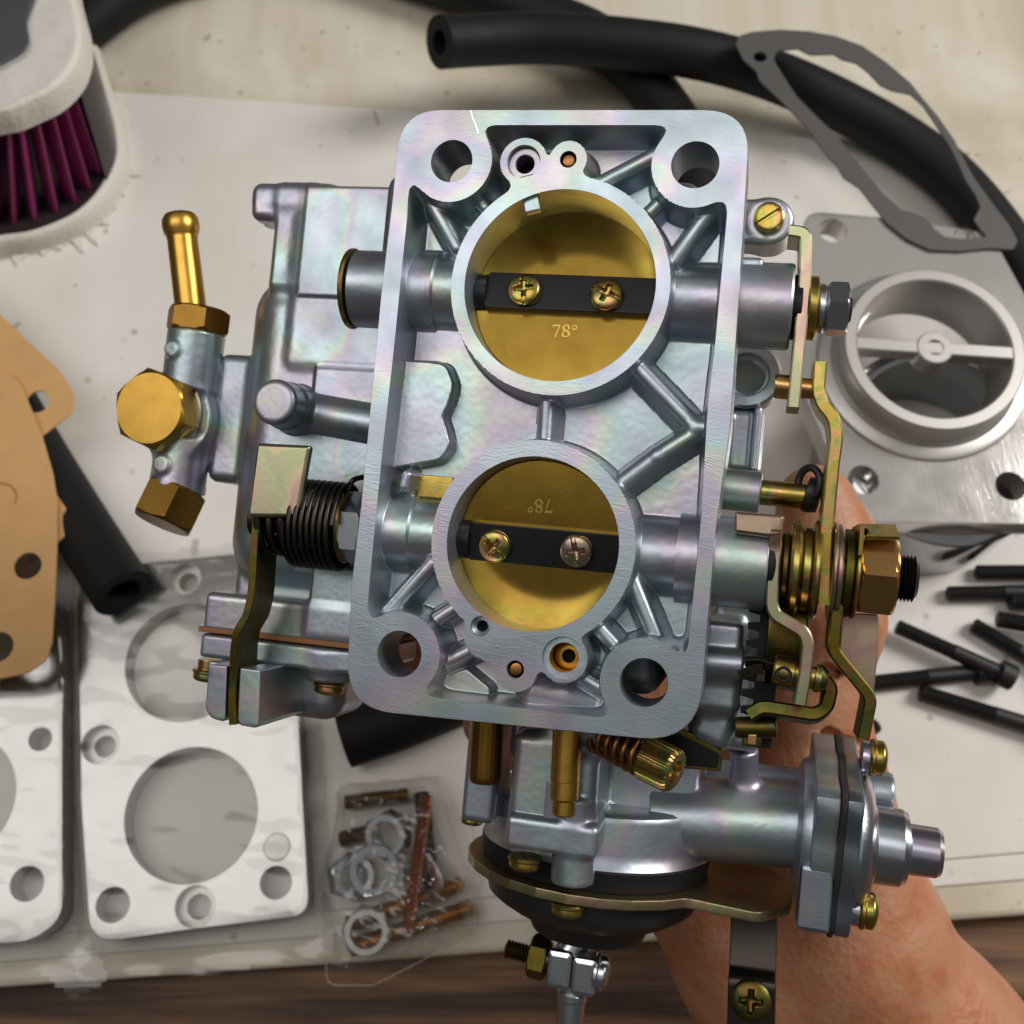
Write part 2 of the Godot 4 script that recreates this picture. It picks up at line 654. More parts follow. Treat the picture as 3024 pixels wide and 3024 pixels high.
		loft(out, bore <= 0.0, 22.0, true, bore > 0.0)

	# screw head seen from its top: dome, with a cross recess, a slot or both
	func head(a: Vector3, dir: Vector3, R: float, H: float, kind := "cross", spin := 0.0, flat := 0.0) -> void:
		var m := Geo.across(dir)
		var N := 40
		var P := PackedVector3Array()
		var T := PackedInt32Array()
		for i in N + 1:
			for j in N + 1:
				var x := 2.0 * i / N - 1.0
				var y := 2.0 * j / N - 1.0
				var u := x * sqrt(1.0 - y * y * 0.5)
				var v := y * sqrt(1.0 - x * x * 0.5)
				var r := minf(sqrt(u * u + v * v), 1.0)
				var z := H * lerpf(0.45 + 0.55 * sqrt(maxf(0.0, 1.0 - r * r)), 1.0 - 0.25 * pow(r, 10.0), flat)
				var c := cos(spin)
				var s := sin(spin)
				var p1 := absf(u * c + v * s)
				var p2 := absf(-u * s + v * c)
				var cut := 0.0
				if kind == "cross" or kind == "combo":
					var arm := minf(maxf(p1 - 0.56, p2 - 0.13), maxf(p2 - 0.56, p1 - 0.13))
					arm = minf(arm, maxf(p1, p2) - 0.2)
					cut = smoothstep(0.05, -0.07, arm) * H * (0.75 - 0.55 * r)
				if kind == "slot":
					cut = smoothstep(0.13, 0.08, p1) * H * 0.5
				if kind == "combo":
					cut = maxf(cut, smoothstep(0.14, 0.09, p1) * H * 0.22)
				P.append(a + (m.x * u + m.y * v) * R + m.z * (z - cut))
		for i in N:
			for j in N:
				var k := i * (N + 1) + j
				T.append_array([k, k + N + 1, k + N + 2, k, k + N + 2, k + 1])
		var edge := []
		for i in N:
			edge.append(i * (N + 1))
		for j in N:
			edge.append(N * (N + 1) + j)
		for i in N:
			edge.append((N - i) * (N + 1) + N)
		for j in N:
			edge.append(N - j)
		var b0 := P.size()
		for k in edge:
			var q: Vector3 = P[k] - a
			P.append(a + (q - m.z * q.dot(m.z)) * 0.97)
		for k in edge.size():
			var k2 := (k + 1) % edge.size()
			T.append_array([edge[k], b0 + k, b0 + k2, edge[k], b0 + k2, edge[k2]])
		P.append(a)
		for k in edge.size():
			T.append_array([P.size() - 1, b0 + (k + 1) % edge.size(), b0 + k])
		put(P, T, 34.0, true)

	func box(c: Vector3, h: Vector3, r := 0.4, turn := Basis.IDENTITY, steps := 2) -> void:
		prism(Geo.rrect(Vector2.ZERO, Vector2(h.x, h.y), minf(r, minf(h.x, h.y) * 0.95), 4), Transform3D(turn, c), -h.z, h.z, minf(r, h.z * 0.95), steps)

	static func rrect(c: Vector2, h: Vector2, r: float, seg := 6) -> PackedVector2Array:
		var out := PackedVector2Array()
		for k in 4:
			var s := Vector2(1 if k == 0 or k == 3 else -1, 1 if k < 2 else -1)
			for j in seg + 1:
				var t := PI / 2 * (k + float(j) / seg)
				out.append(c + s * (h - Vector2(r, r)) + Vector2(cos(t), sin(t)) * r)
		return out

	static func circle(c: Vector2, r: float, seg := 40) -> PackedVector2Array:
		var out := PackedVector2Array()
		for k in seg:
			out.append(c + Vector2(cos(TAU * k / seg), sin(TAU * k / seg)) * r)
		return out

	# corners of a polygon rounded by r (one number, or one per corner)
	static func soft(q: Array, r, seg := 6) -> PackedVector2Array:
		var out := PackedVector2Array()
		for k in q.size():
			var a: Vector2 = q[(k + q.size() - 1) % q.size()]
			var b: Vector2 = q[k]
			var c: Vector2 = q[(k + 1) % q.size()]
			var rr: float = r[k] if r is Array else r
			var d0 := (a - b).normalized()
			var d1 := (c - b).normalized()
			var half := d0.angle_to(d1) * 0.5
			var cut := minf(rr / maxf(absf(tan(half)), 0.05), minf((a - b).length(), (c - b).length()) * 0.48)
			if cut < 0.02:
				out.append(b)
				continue
			for j in seg + 1:
				var t := float(j) / seg
				out.append((b + d0 * cut).lerp(b, t).lerp(b.lerp(b + d1 * cut, t), t))
		return out

	# a dense smooth path through points
	static func smooth(q: Array, step := 4) -> Array:
		var out := []
		for k in q.size() - 1:
			var a = q[maxi(k - 1, 0)]
			var d = q[mini(k + 2, q.size() - 1)]
			for j in step:
				out.append(q[k].cubic_interpolate(q[k + 1], a, d, float(j) / step))
		out.append(q[-1])
		return out

	static func bend(q: Array, r: float, seg := 5) -> Array:
		var out := [q[0]]
		for k in range(1, q.size() - 1):
			var a: Vector3 = q[k - 1]
			var b: Vector3 = q[k]
			var c: Vector3 = q[k + 1]
			var cut := minf(r, minf((a - b).length(), (c - b).length()) * 0.45)
			var s := b + (a - b).normalized() * cut
			var e := b + (c - b).normalized() * cut
			for j in seg + 1:
				var t := float(j) / seg
				out.append(s.lerp(b, t).lerp(b.lerp(e, t), t))
		out.append(q[-1])
		return out

# ---------------------------------------------------------------- blended solids (castings, skin)
class Prim:
	var kind := 0          # 0 rounded box, 1 tapered capsule, 2 cylinder
	var a: Vector3
	var b: Vector3
	var h: Vector3
	var r := 0.0
	var r2 := 0.0
	var k := 1.0
	var cut := false
	var inv := Basis.IDENTITY
	var mid: Vector3
	var reach := 0.0

	func d(p: Vector3) -> float:
		if kind == 0:
			var q := (inv * (p - a)).abs() - h + Vector3(r, r, r)
			return q.max(Vector3.ZERO).length() + minf(maxf(q.x, maxf(q.y, q.z)), 0.0) - r
		var ab := b - a
		if kind == 1:
			var t := clampf((p - a).dot(ab) / maxf(ab.length_squared(), 1e-6), 0.0, 1.0)
			return (p - a - ab * t).length() - lerpf(r, r2, t)
		var l := ab.length()
		var z := ab / l
		var t := (p - a).dot(z)
		var rho := (p - a - z * t).length()
		var qx := rho - lerpf(r, r2, clampf(t / l, 0.0, 1.0)) + h.x
		var qy := absf(t - l * 0.5) - l * 0.5 + h.x
		return Vector2(maxf(qx, 0.0), maxf(qy, 0.0)).length() + minf(maxf(qx, qy), 0.0) - h.x

static func pbox(c: Vector3, h: Vector3, r := 1.0, k := 1.0, turn := Basis.IDENTITY, cut := false) -> Prim:
	var o := Prim.new()
	o.a = c
	o.h = h
	o.r = minf(r, minf(h.x, minf(h.y, h.z)))
	o.k = k
	o.inv = turn.inverse()
	o.cut = cut
	o.mid = c
	o.reach = h.length()
	return o

static func pcap(a: Vector3, b: Vector3, r: float, r2: float, k := 1.0, cut := false) -> Prim:
	var o := Prim.new()
	o.kind = 1
	o.a = a
	o.b = b
	o.r = r
	o.r2 = r2
	o.k = k
	o.cut = cut
	o.mid = (a + b) * 0.5
	o.reach = (a - b).length() * 0.5 + maxf(r, r2)
	return o

static func pcyl(a: Vector3, b: Vector3, r: float, r2: float, rnd := 0.5, k := 1.0, cut := false) -> Prim:
	var o := pcap(a, b, r, r2, k, cut)
	o.kind = 2
	o.h = Vector3(rnd, rnd, rnd)
	o.reach += maxf(r, r2)
	return o

static func field(p: Vector3, list: Array[Prim]) -> float:
	var v := 1e3
	for q in list:
		var e := q.d(p)
		if q.cut:
			e = -e
			var hh := maxf(q.k - absf(v - e), 0.0) / q.k
			v = maxf(v, e) + hh * hh * q.k * 0.25
		else:
			var hh := maxf(q.k - absf(v - e), 0.0) / q.k
			v = minf(v, e) - hh * hh * q.k * 0.25
	return v

# surface nets over the blocks of a grid that the surface crosses
func nets(prims: Array[Prim], cell: float) -> Geo:
	var lo := Vector3(1e6, 1e6, 1e6)
	var hi := -lo
	var slack := 0.0
	for q in prims:
		slack = maxf(slack, q.k)
		if not q.cut:
			lo = lo.min(q.mid - Vector3.ONE * q.reach)
			hi = hi.max(q.mid + Vector3.ONE * q.reach)
	lo -= Vector3.ONE * cell * 2.0
	var nb := Vector3i(((hi - lo) / (cell * 8.0)).ceil()) + Vector3i.ONE
	var nx := nb.x * 8
	var ny := nb.y * 8
	var val := PackedFloat32Array()
	val.resize(nx * ny * nb.z * 8)
	val.fill(1e3)
	var rad := cell * 8.0 * 0.87 + cell * 1.5
	var live := []
	for bz in nb.z:
		for by in nb.y:
			for bx in nb.x:
				var mid := lo + Vector3(bx * 8 + 3.5, by * 8 + 3.5, bz * 8 + 3.5) * cell
				var near: Array[Prim] = []
				for q in prims:
					if (q.mid - mid).length() < q.reach + rad + slack and q.d(mid) < rad + slack:
						near.append(q)
				if near.is_empty():
					continue
				var dm := field(mid, near)
				if absf(dm) > rad + slack * 0.5:
					if dm < 0.0:
						for z in 8:
							for y in 8:
								for x in 8:
									val[((bz * 8 + z) * ny + by * 8 + y) * nx + bx * 8 + x] = -1e3
					continue
				live.append(Vector3i(bx, by, bz))
				for z in 8:
					for y in 8:
						var row := ((bz * 8 + z) * ny + by * 8 + y) * nx + bx * 8
						for x in 8:
							val[row + x] = field(lo + Vector3(bx * 8 + x, by * 8 + y, bz * 8 + z) * cell, near)
	var g := Geo.new()
	var at := {}
	var V := PackedVector3Array()
	var sx := 1
	var sy := nx
	var sz := nx * ny
	var corner := [0, sx, sy, sx + sy, sz, sx + sz, sy + sz, sx + sy + sz]
	var edges := [[0, 1], [2, 3], [4, 5], [6, 7], [0, 2], [1, 3], [4, 6], [5, 7], [0, 4], [1, 5], [2, 6], [3, 7]]
	var off: Array[Vector3] = []
	for k in 8:
		off.append(Vector3(k & 1, (k >> 1) & 1, k >> 2))
	var cells := {}
	for b in live:
		for z in range(-1, 8):
			for y in range(-1, 8):
				for x in range(-1, 8):
					var X: int = b.x * 8 + x
					var Y: int = b.y * 8 + y
					var Z: int = b.z * 8 + z
					if X < 0 or Y < 0 or Z < 0 or X >= nx - 1 or Y >= ny - 1 or Z >= nb.z * 8 - 1:
						continue
					var i0 := Z * sz + Y * sy + X
					var inside := 0
					for k in 8:
						if val[i0 + corner[k]] < 0.0:
							inside += 1
					if inside == 0 or inside == 8 or at.has(i0):
						continue
					var sum := Vector3.ZERO
					var c := 0
					for e in edges:
						var v0 := val[i0 + corner[e[0]]]
						var v1 := val[i0 + corner[e[1]]]
						if (v0 < 0.0) != (v1 < 0.0):
							sum += off[e[0]].lerp(off[e[1]], v0 / (v0 - v1))
							c += 1
					at[i0] = V.size()
					V.append(lo + (Vector3(X, Y, Z) + sum / c) * cell)
	var N := PackedVector3Array()
	N.resize(V.size())
	var e := cell * 0.35
	for k in V.size():
		var near: Array[Prim] = []
		for q in prims:
			if (q.mid - V[k]).length() < q.reach + slack + cell:
				near.append(q)
		var f0 := field(V[k], near)
		var grad := Vector3(field(V[k] + Vector3(e, 0, 0), near) - f0, field(V[k] + Vector3(0, e, 0), near) - f0, field(V[k] + Vector3(0, 0, e), near) - f0)
		N[k] = grad.normalized()
		V[k] -= N[k] * clampf(f0 / maxf(grad.length() / e, 0.3), -cell * 0.5, cell * 0.5)
	for i0 in at:
		for ax in 3:
			var s: int = [sx, sy, sz][ax]
			var s1: int = [sy, sz, sx][ax]
			var s2: int = [sz, sx, sy][ax]
			var v0 := val[i0]
			var v1 := val[i0 + s]
			if (v0 < 0.0) == (v1 < 0.0):
				continue
			if not (at.has(i0 - s1) and at.has(i0 - s2) and at.has(i0 - s1 - s2)):
				continue
			var q := [at[i0], at[i0 - s1], at[i0 - s1 - s2], at[i0 - s2]]
			if v0 >= 0.0:
				q.reverse()
			for t in [0, 2, 1, 0, 3, 2]:
				g.p.append(V[q[t]])
				g.n.append(N[q[t]])
	return g


# ---------------------------------------------------------------- the mounting face: milled rim, bosses and rings over a ribbed cast recess
var rim_out: PackedVector2Array
var rim_in: PackedVector2Array

static func seg_d(p: Vector2, a: Vector2, b: Vector2) -> float:
	var ab := b - a
	return (p - a - ab * clampf((p - a).dot(ab) / ab.length_squared(), 0.0, 1.0)).length()

static func poly_d(p: Vector2, q: PackedVector2Array) -> float:
	var best := 1e9
	var odd := false
	var n := q.size()
	var j := n - 1
	for i in n:
		var a := q[i]
		var b := q[j]
		var e := b - a
		var w := p - a
		var t := clampf(w.dot(e) / e.length_squared(), 0.0, 1.0)
		best = minf(best, (w - e * t).length_squared())
		if (a.y > p.y) != (b.y > p.y) and p.x < e.x * (p.y - a.y) / e.y + a.x:
			odd = not odd
		j = i
	return -sqrt(best) if odd else sqrt(best)

static func smin(a: float, b: float, k: float) -> float:
	var h := maxf(k - absf(a - b), 0.0) / k
	return minf(a, b) - h * h * k * 0.25

static func smax(a: float, b: float, k: float) -> float:
	return -smin(-a, -b, k)

const BORE_A := Vector2(0.35, 24.05)
const BORE_B := Vector2(-0.2, -24.15)
const SHAFT_W := -10.0
const FLOOR_W := -9.2
var bolts: Array = [Vector2(-22.5, 47.02), Vector2(23.48, 47.02), Vector2(-23.48, -47.02), Vector2(22.5, -47.02)]
var port_a: Vector2 = Vector2(-8.45, 47.13)
var pin_a: Vector2 = Vector2(0.01, 47.68)
var port_c: Vector2 = Vector2(-8.38, -40.24)
var pin_d: Vector2 = Vector2(-1.08, -47.37)
var port_e: Vector2 = Vector2(7.55, -44.31)

# signed distance in the plane of the milled face: negative on metal that reaches it
func face_d(p: Vector2) -> float:
	var d := -poly_d(p, rim_in)
	for k in 4:
		d = smin(d, (p - bolts[k]).length() - 7.9, 3.2)
	var a := (p - BORE_A).length() - 20.6
	var q := (p - port_a).length() - 4.5
	q = smin(q, (p - pin_a).length() - 3.5, 1.2)
	q = smin(q, seg_d(p, port_a + Vector2(1.0, -4.5), pin_a + Vector2(0.5, -4.5)) - 2.6, 1.5)
	a = smin(a, q, 1.6)
	var b := (p - BORE_B).length() - 19.15
	q = (p - pin_d).length() - 4.1
	q = smin(q, (p - port_e).length() - 4.5, 1.6)
	q = smin(q, seg_d(p, port_c + Vector2(1.0, -2.0), port_c + Vector2(3.0, -2.6)) - 3.9, 1.6)
	q = smin(q, seg_d(p, pin_d + Vector2(1.5, 3.0), port_e + Vector2(-2.5, 2.5)) - 3.2, 1.5)
	b = smin(b, q, 1.6)
	return smin(d, minf(a, b), 0.9)

# ribs of the recess: ends, radius, depth of the crest
var ribs: Array = []
var lobes: PackedVector2Array
var shelf: PackedVector2Array

func rib(q: Array, r: float, top: float) -> void:
	for k in q.size() - 1:
		ribs.append([q[k], q[k + 1], r, top, top])

# depth of the cast recess, d = distance from the milled metal
func recess(p: Vector2, d: float) -> float:
	var w := FLOOR_W
	if absf(p.x) < 34.0:
		# the lobed pocket step beside the left rim, the low step by the bottom
		var l := poly_d(p, lobes)
		if l < 3.0:
			w = smax(w, lerpf(-5.6, -12.0, smoothstep(-0.1, 1.1, l)), 0.5)
		l = poly_d(p, shelf)
		if l < 3.0:
			w = smax(w, lerpf(-6.2, -12.0, smoothstep(-0.2, 1.2, l)), 0.8)
	for r in ribs:
		var e := seg_d(p, r[0], r[1])
		var rr: float = r[2]
		if e < rr * 1.6:
			var ab: Vector2 = r[1] - r[0]
			var z: float = lerpf(r[3], r[4], clampf((p - r[0]).dot(ab) / ab.length_squared(), 0.0, 1.0)) - rr + (sqrt(rr * rr - e * e) if e < rr * 0.9 else rr * 0.436 - (e - rr * 0.9) * 4.0)
			w = smax(w, z, 0.9)
	for c in [[BORE_A.y, 7.1], [BORE_B.y, 7.0]]:
		var e := absf(p.y - c[0])
		var rr: float = c[1] + (0.5 if p.x < -25.0 else 0.0)
		if e < rr * 1.2:
			var z: float = SHAFT_W + (sqrt(rr * rr - e * e) if e < rr * 0.92 else rr * 0.39 - (e - rr * 0.92) * 3.0)
			w = smax(w, z, 1.6)
	# draft wall that rises to the milled edge
	w = smax(w, -d * 9.0, 1.8 if d < 3.0 else 0.1)
	return minf(w, -0.02 - minf(d, 0.3) * 2.0)

func flange(root: Node3D) -> void:
	rim_out = Geo.soft([Vector2(-33.56, 56.82), Vector2(32.43, 57.13), Vector2(32.88, 38.49), Vector2(33.68, 0.26), Vector2(32.7, -18.76), Vector2(32.79, -56.56), Vector2(-7.63, -57.66), Vector2(-32.98, -58.3), Vector2(-34.15, -34.71), Vector2(-33.8, -19.49), Vector2(-33.92, 21.35), Vector2(-33.47, 40.03)], [8.5, 8.5, 20, 20, 20, 10.5, 20, 9.5, 20, 20, 20, 20], 8)
	rim_in = Geo.soft([Vector2(-31.34, 53.93), Vector2(29.1, 54.39), Vector2(29.95, 37.64), Vector2(29.84, 13.68), Vector2(29.5, 3.33), Vector2(30.06, -17.28), Vector2(29.74, -41.67), Vector2(30.15, -54), Vector2(8.24, -54.25), Vector2(-28.31, -54.25), Vector2(-30.67, -38.49), Vector2(-30.7, -26.81), Vector2(-30.68, -9.41), Vector2(-30.38, 9.64), Vector2(-30.29, 36.08)], [9, 9, 2, 2, 2, 2, 9, 2, 2, 9, 2, 2, 2, 2, 2], 4)
	lobes = Geo.soft([Vector2(-32.17, 9.27), Vector2(-24.71, 9.31), Vector2(-21.46, 9.05), Vector2(-19.47, 5.15), Vector2(-20.26, 1.55), Vector2(-21.27, -1.18), Vector2(-20.23, -3.33), Vector2(-18.98, -6.78), Vector2(-20.99, -9.59), Vector2(-27.3, -11.16), Vector2(-31.86, -12.18)], [0.5, 2.0, 2.5, 4.0, 2.5, 2.0, 2.5, 4.0, 2.5, 0.8, 0.5], 5)
	shelf = Geo.soft([Vector2(-19.61, -52.63), Vector2(-11.81, -48.9), Vector2(-6.85, -52), Vector2(-6.46, -56.05), Vector2(-18.34, -56.19)], 1.0, 3)
	# upper recess
	rib([Vector2(-21.1, 31.58), Vector2(-26.77, 39.95)], 1.75, -3.2)
	rib([Vector2(-16.42, 39.75), Vector2(-20.45, 43.68)], 1.5, -3.8)
	rib([Vector2(4.93, 44.19), Vector2(15.98, 50.46)], 1.75, -3.2)
	rib([Vector2(14.84, 39.2), Vector2(18.72, 43.39)], 1.5, -4.4)
	rib([Vector2(20.7, 30.36), Vector2(28.37, 42.95)], 1.75, -3.0)
	rib([Vector2(-22.66, 39.09), Vector2(-18.32, 39.19)], 1.2, -6.5)
	# between the bores
	rib([Vector2(-0.63, 4.63), Vector2(-0.23, -6.54)], 1.55, -3.0)
	rib([Vector2(14.9, 11.1), Vector2(27.13, 0.02), Vector2(30.45, -0.38)], 1.8, -2.4)
	rib([Vector2(14.03, -12.28), Vector2(21.04, -6.06), Vector2(28.8, -0.28)], 1.8, -2.4)
	# lower recess
	rib([Vector2(-20.08, -29.65), Vector2(-27.98, -40.08)], 1.75, -3.2)
	rib([Vector2(-15.19, -37.88), Vector2(-20.02, -41.65)], 1.6, -3.6)
	rib([Vector2(-10.04, -44.69), Vector2(-17.44, -49.41)], 1.7, -3.6)
	rib([Vector2(17.39, -27.4), Vector2(24.44, -40.9)], 1.75, -3.0)
	rib([Vector2(11.96, -37.63), Vector2(17.03, -42.13)], 1.6, -3.2)
	rib([Vector2(10.34, -47.93), Vector2(14.77, -49.93)], 1.6, -4.4)
	rib([Vector2(-26.79, -13.04), Vector2(-27.26, -15.3)], 1.0, -4.0)
	# broad ramp that falls to the lower right corner
	ribs.append([Vector2(1.96, -51.5), Vector2(13.34, -53.52), 3.4, -2.2, -6.0])

	var step := 0.245
	var lo := Vector2(-36.0, -62.0)
	var nx := int(72.5 / step)
	var ny := int(121.0 / step)
	var holes: Array = [[BORE_A, 18.0], [BORE_B, 16.15]]
	for k in 4:
		holes.append([bolts[k], 4.35 if k > 0 else 4.1])
	holes.append_array([[pin_a, 1.6], [pin_d, 1.65], [port_a, 3.2], [port_e, 3.9], [port_c, 1.9]])
	var pos := PackedVector2Array()
	var dd := PackedFloat32Array()
	var ok := PackedByteArray()
	var hh := PackedFloat32Array()
	pos.resize(nx * ny)
	dd.resize(nx * ny)
	ok.resize(nx * ny)
	hh.resize(nx * ny)
	# keep: 1 milled face, 2 recess, 0 off the part or in a hole
	for j in ny:
		for i in nx:
			var k := j * nx + i
			var p := lo + Vector2(i, j) * step
			var o := poly_d(p, rim_out)
			var snapped_ := false
			for h in holes:
				var c: Vector2 = h[0]
				var e: float = (p - c).length() - h[1]
				if -e > o:
					o = -e
					if absf(e) < step * 0.5:
						p = c + (p - c).normalized() * h[1]
						o = 0.0
						snapped_ = true
						break
			if not snapped_ and absf(o) < step * 0.5:
				var gx := poly_d(p + Vector2(0.02, 0), rim_out) - poly_d(p - Vector2(0.02, 0), rim_out)
				var gy := poly_d(p + Vector2(0, 0.02), rim_out) - poly_d(p - Vector2(0, 0.02), rim_out)
				p -= Vector2(gx, gy).normalized() * o
				o = 0.0
				snapped_ = true
			ok[k] = 1 if o <= 0.0 else 0
			pos[k] = p
			dd[k] = 0.0
			if o > 0.0:
				continue
			var d := face_d(p)
			if not snapped_ and absf(d) < step * 0.5:
				var gx := face_d(p + Vector2(0.03, 0)) - face_d(p - Vector2(0.03, 0))
				var gy := face_d(p + Vector2(0, 0.03)) - face_d(p - Vector2(0, 0.03))
				pos[k] = p - Vector2(gx, gy).normalized() * d
				d = 0.0
			dd[k] = d
			hh[k] = recess(pos[k], d) if d > 0.0 else 0.0
	var face := Geo.new()
	var pit := Geo.new()
	var nrm := PackedVector3Array()
	nrm.resize(nx * ny)
	var quads := []
	for pass_ in 2:
		for j in ny - 1:
			for i in nx - 1:
				var k := j * nx + i
				if not (ok[k] and ok[k + 1] and ok[k + nx] and ok[k + nx + 1]):
					if ok[k] + ok[k + 1] + ok[k + nx] + ok[k + nx + 1] < 3:
						continue
				for t in ([[k, k + 1, k + nx + 1], [k, k + nx + 1, k + nx]] if (ok[k] and ok[k + nx + 1]) else [[k, k + 1, k + nx], [k + 1, k + nx + 1, k + nx]]):
					if not (ok[t[0]] and ok[t[1]] and ok[t[2]]):
						continue
					var flat_: bool = dd[t[0]] <= 0.0 and dd[t[1]] <= 0.0 and dd[t[2]] <= 0.0
					var a := Vector3(pos[t[0]].x, pos[t[0]].y, hh[t[0]])
					var b := Vector3(pos[t[1]].x, pos[t[1]].y, hh[t[1]])
					var c := Vector3(pos[t[2]].x, pos[t[2]].y, hh[t[2]])
					if flat_:
						if pass_ == 1:
							face.p.append_array([a, c, b])
							for q in 3:
								face.n.append(Vector3.BACK)
						continue
					if pass_ == 0:
						var fnv := (b - a).cross(c - a)
						fnv /= maxf(sqrt(fnv.length()), 1e-4)
						for q in 3:
							nrm[t[q]] += fnv
					else:
						pit.p.append_array([a, c, b])
						for q in [0, 2, 1]:
							pit.n.append(nrm[t[q]].normalized() if nrm[t[q]].length_squared() > 1e-12 else Vector3.BACK)
	part("milled_face", face, M.milled_zinc, root)
	part("cast_recess", pit, M.zinc_casting, root)
	# the flange's side, and the slab behind the recess
	var side := Geo.new()
	var rings := []
	var rough := RandomNumberGenerator.new()
	rough.seed = 4
	for q in [[0.0, 0.0], [-0.22, -0.3], [-0.22, -12.3], [0.3, -12.9]]:
		var ring := PackedVector3Array()
		for c in Geo.inset(dense(rim_out if Geo.area(rim_out) > 0.0 else reversed(rim_out), 0.8), q[0] + (rough.randf_range(-0.12, 0.08) if q[1] == -0.3 else 0.0)):
			ring.append(Vector3(c.x, c.y, q[1]))
		rings.append(ring)
	rings.reverse()
	side.loft(rings, false, 30.0)
	part("flange_side", side, M.zinc_casting, root)
	var back := Geo.new()
	var cuts := []
	for k in 6:
		cuts.append(Geo.circle(holes[k][0], holes[k][1] + 0.25, 48))
	back.prism(PackedVector2Array(Geo.inset(rim_out if Geo.area(rim_out) > 0.0 else reversed(rim_out), 0.1)), Transform3D(), -12.9, -10.2, 0.0, 1, cuts)
	part("flange_back", back, M.dull_zinc, root)
	# bolt holes and bores are sleeves
	for k in 4:
		var g := Geo.new()
		sleeve(g, bolts[k], holes[k + 2][1], 0.0, -13.0, 0.25)
		part("bolt_hole", g, M.dull_zinc, root)
	for k in 2:
		var g := Geo.new()
		sleeve(g, holes[k][0], holes[k][1], 0.0, -30.0, 0.2, 96)
		part("bore", g, M.zinc_casting, root)

func dense(q: PackedVector2Array, step: float) -> PackedVector2Array:
	var out := PackedVector2Array()
	for k in q.size():
		var a := q[k]
		var b := q[(k + 1) % q.size()]
		var m := maxi(1, int((b - a).length() / step))
		for j in m:
			out.append(a.lerp(b, float(j) / m))
	return out

func reversed(q: PackedVector2Array) -> PackedVector2Array:
	var r := PackedVector2Array(q)
	r.reverse()
	return r

# inner wall of a round hole, with a small bright chamfer at its mouth
func sleeve(g: Geo, c: Vector2, r: float, z0: float, z1: float, ch: float, seg := 48) -> void:
	var rings := []
	for q in [[r, z0], [r - ch * 0.2, z0 - ch], [r - ch * 0.2, z1]]:
		var ring := PackedVector3Array()
		for k in seg:
			ring.append(Vector3(c.x + cos(TAU * k / seg) * q[0], c.y + sin(TAU * k / seg) * q[0], q[1]))
		rings.append(ring)
	g.loft(rings, false, 25.0)


# ---------------------------------------------------------------- the carburettor
static func sa(c: Vector3) -> Vector3:
	return Vector3(c.x, BORE_A.y, SHAFT_W)

static func sb(c: Vector3) -> Vector3:
	return Vector3(c.x, BORE_B.y, SHAFT_W)

func screw(called: String, a: Vector3, dir: Vector3, R: float, H: float, m: Material, root: Node3D, kind := "cross", spin := 0.0, flat := 0.0) -> void:
	var g := Geo.new()
	g.head(a, dir, R, H, kind, spin, flat)
	part(called, g, m, root)

func carburetor() -> void:
	var root := thing("carburetor", "twin-bore zinc carburetor with brass throttle plates, held up towards the camera", "carburetor")
	root.transform = Transform3D(Vector3(0.97311, 0.17327, 0.15179), Vector3(0.09274, 0.30849, -0.94669), Vector3(-0.21086, 0.93531, 0.28413), Vector3(0.00603, 0.19200, 0.05052))
	flange(root)
	throttles(root)
	castings(root)
	fuel_inlet(root)
	left_linkage(root)
	pump(root)
	under_flange(root)
	choke(root)
	pull_off(root)
	right_upper(root)
	right_lower(root)

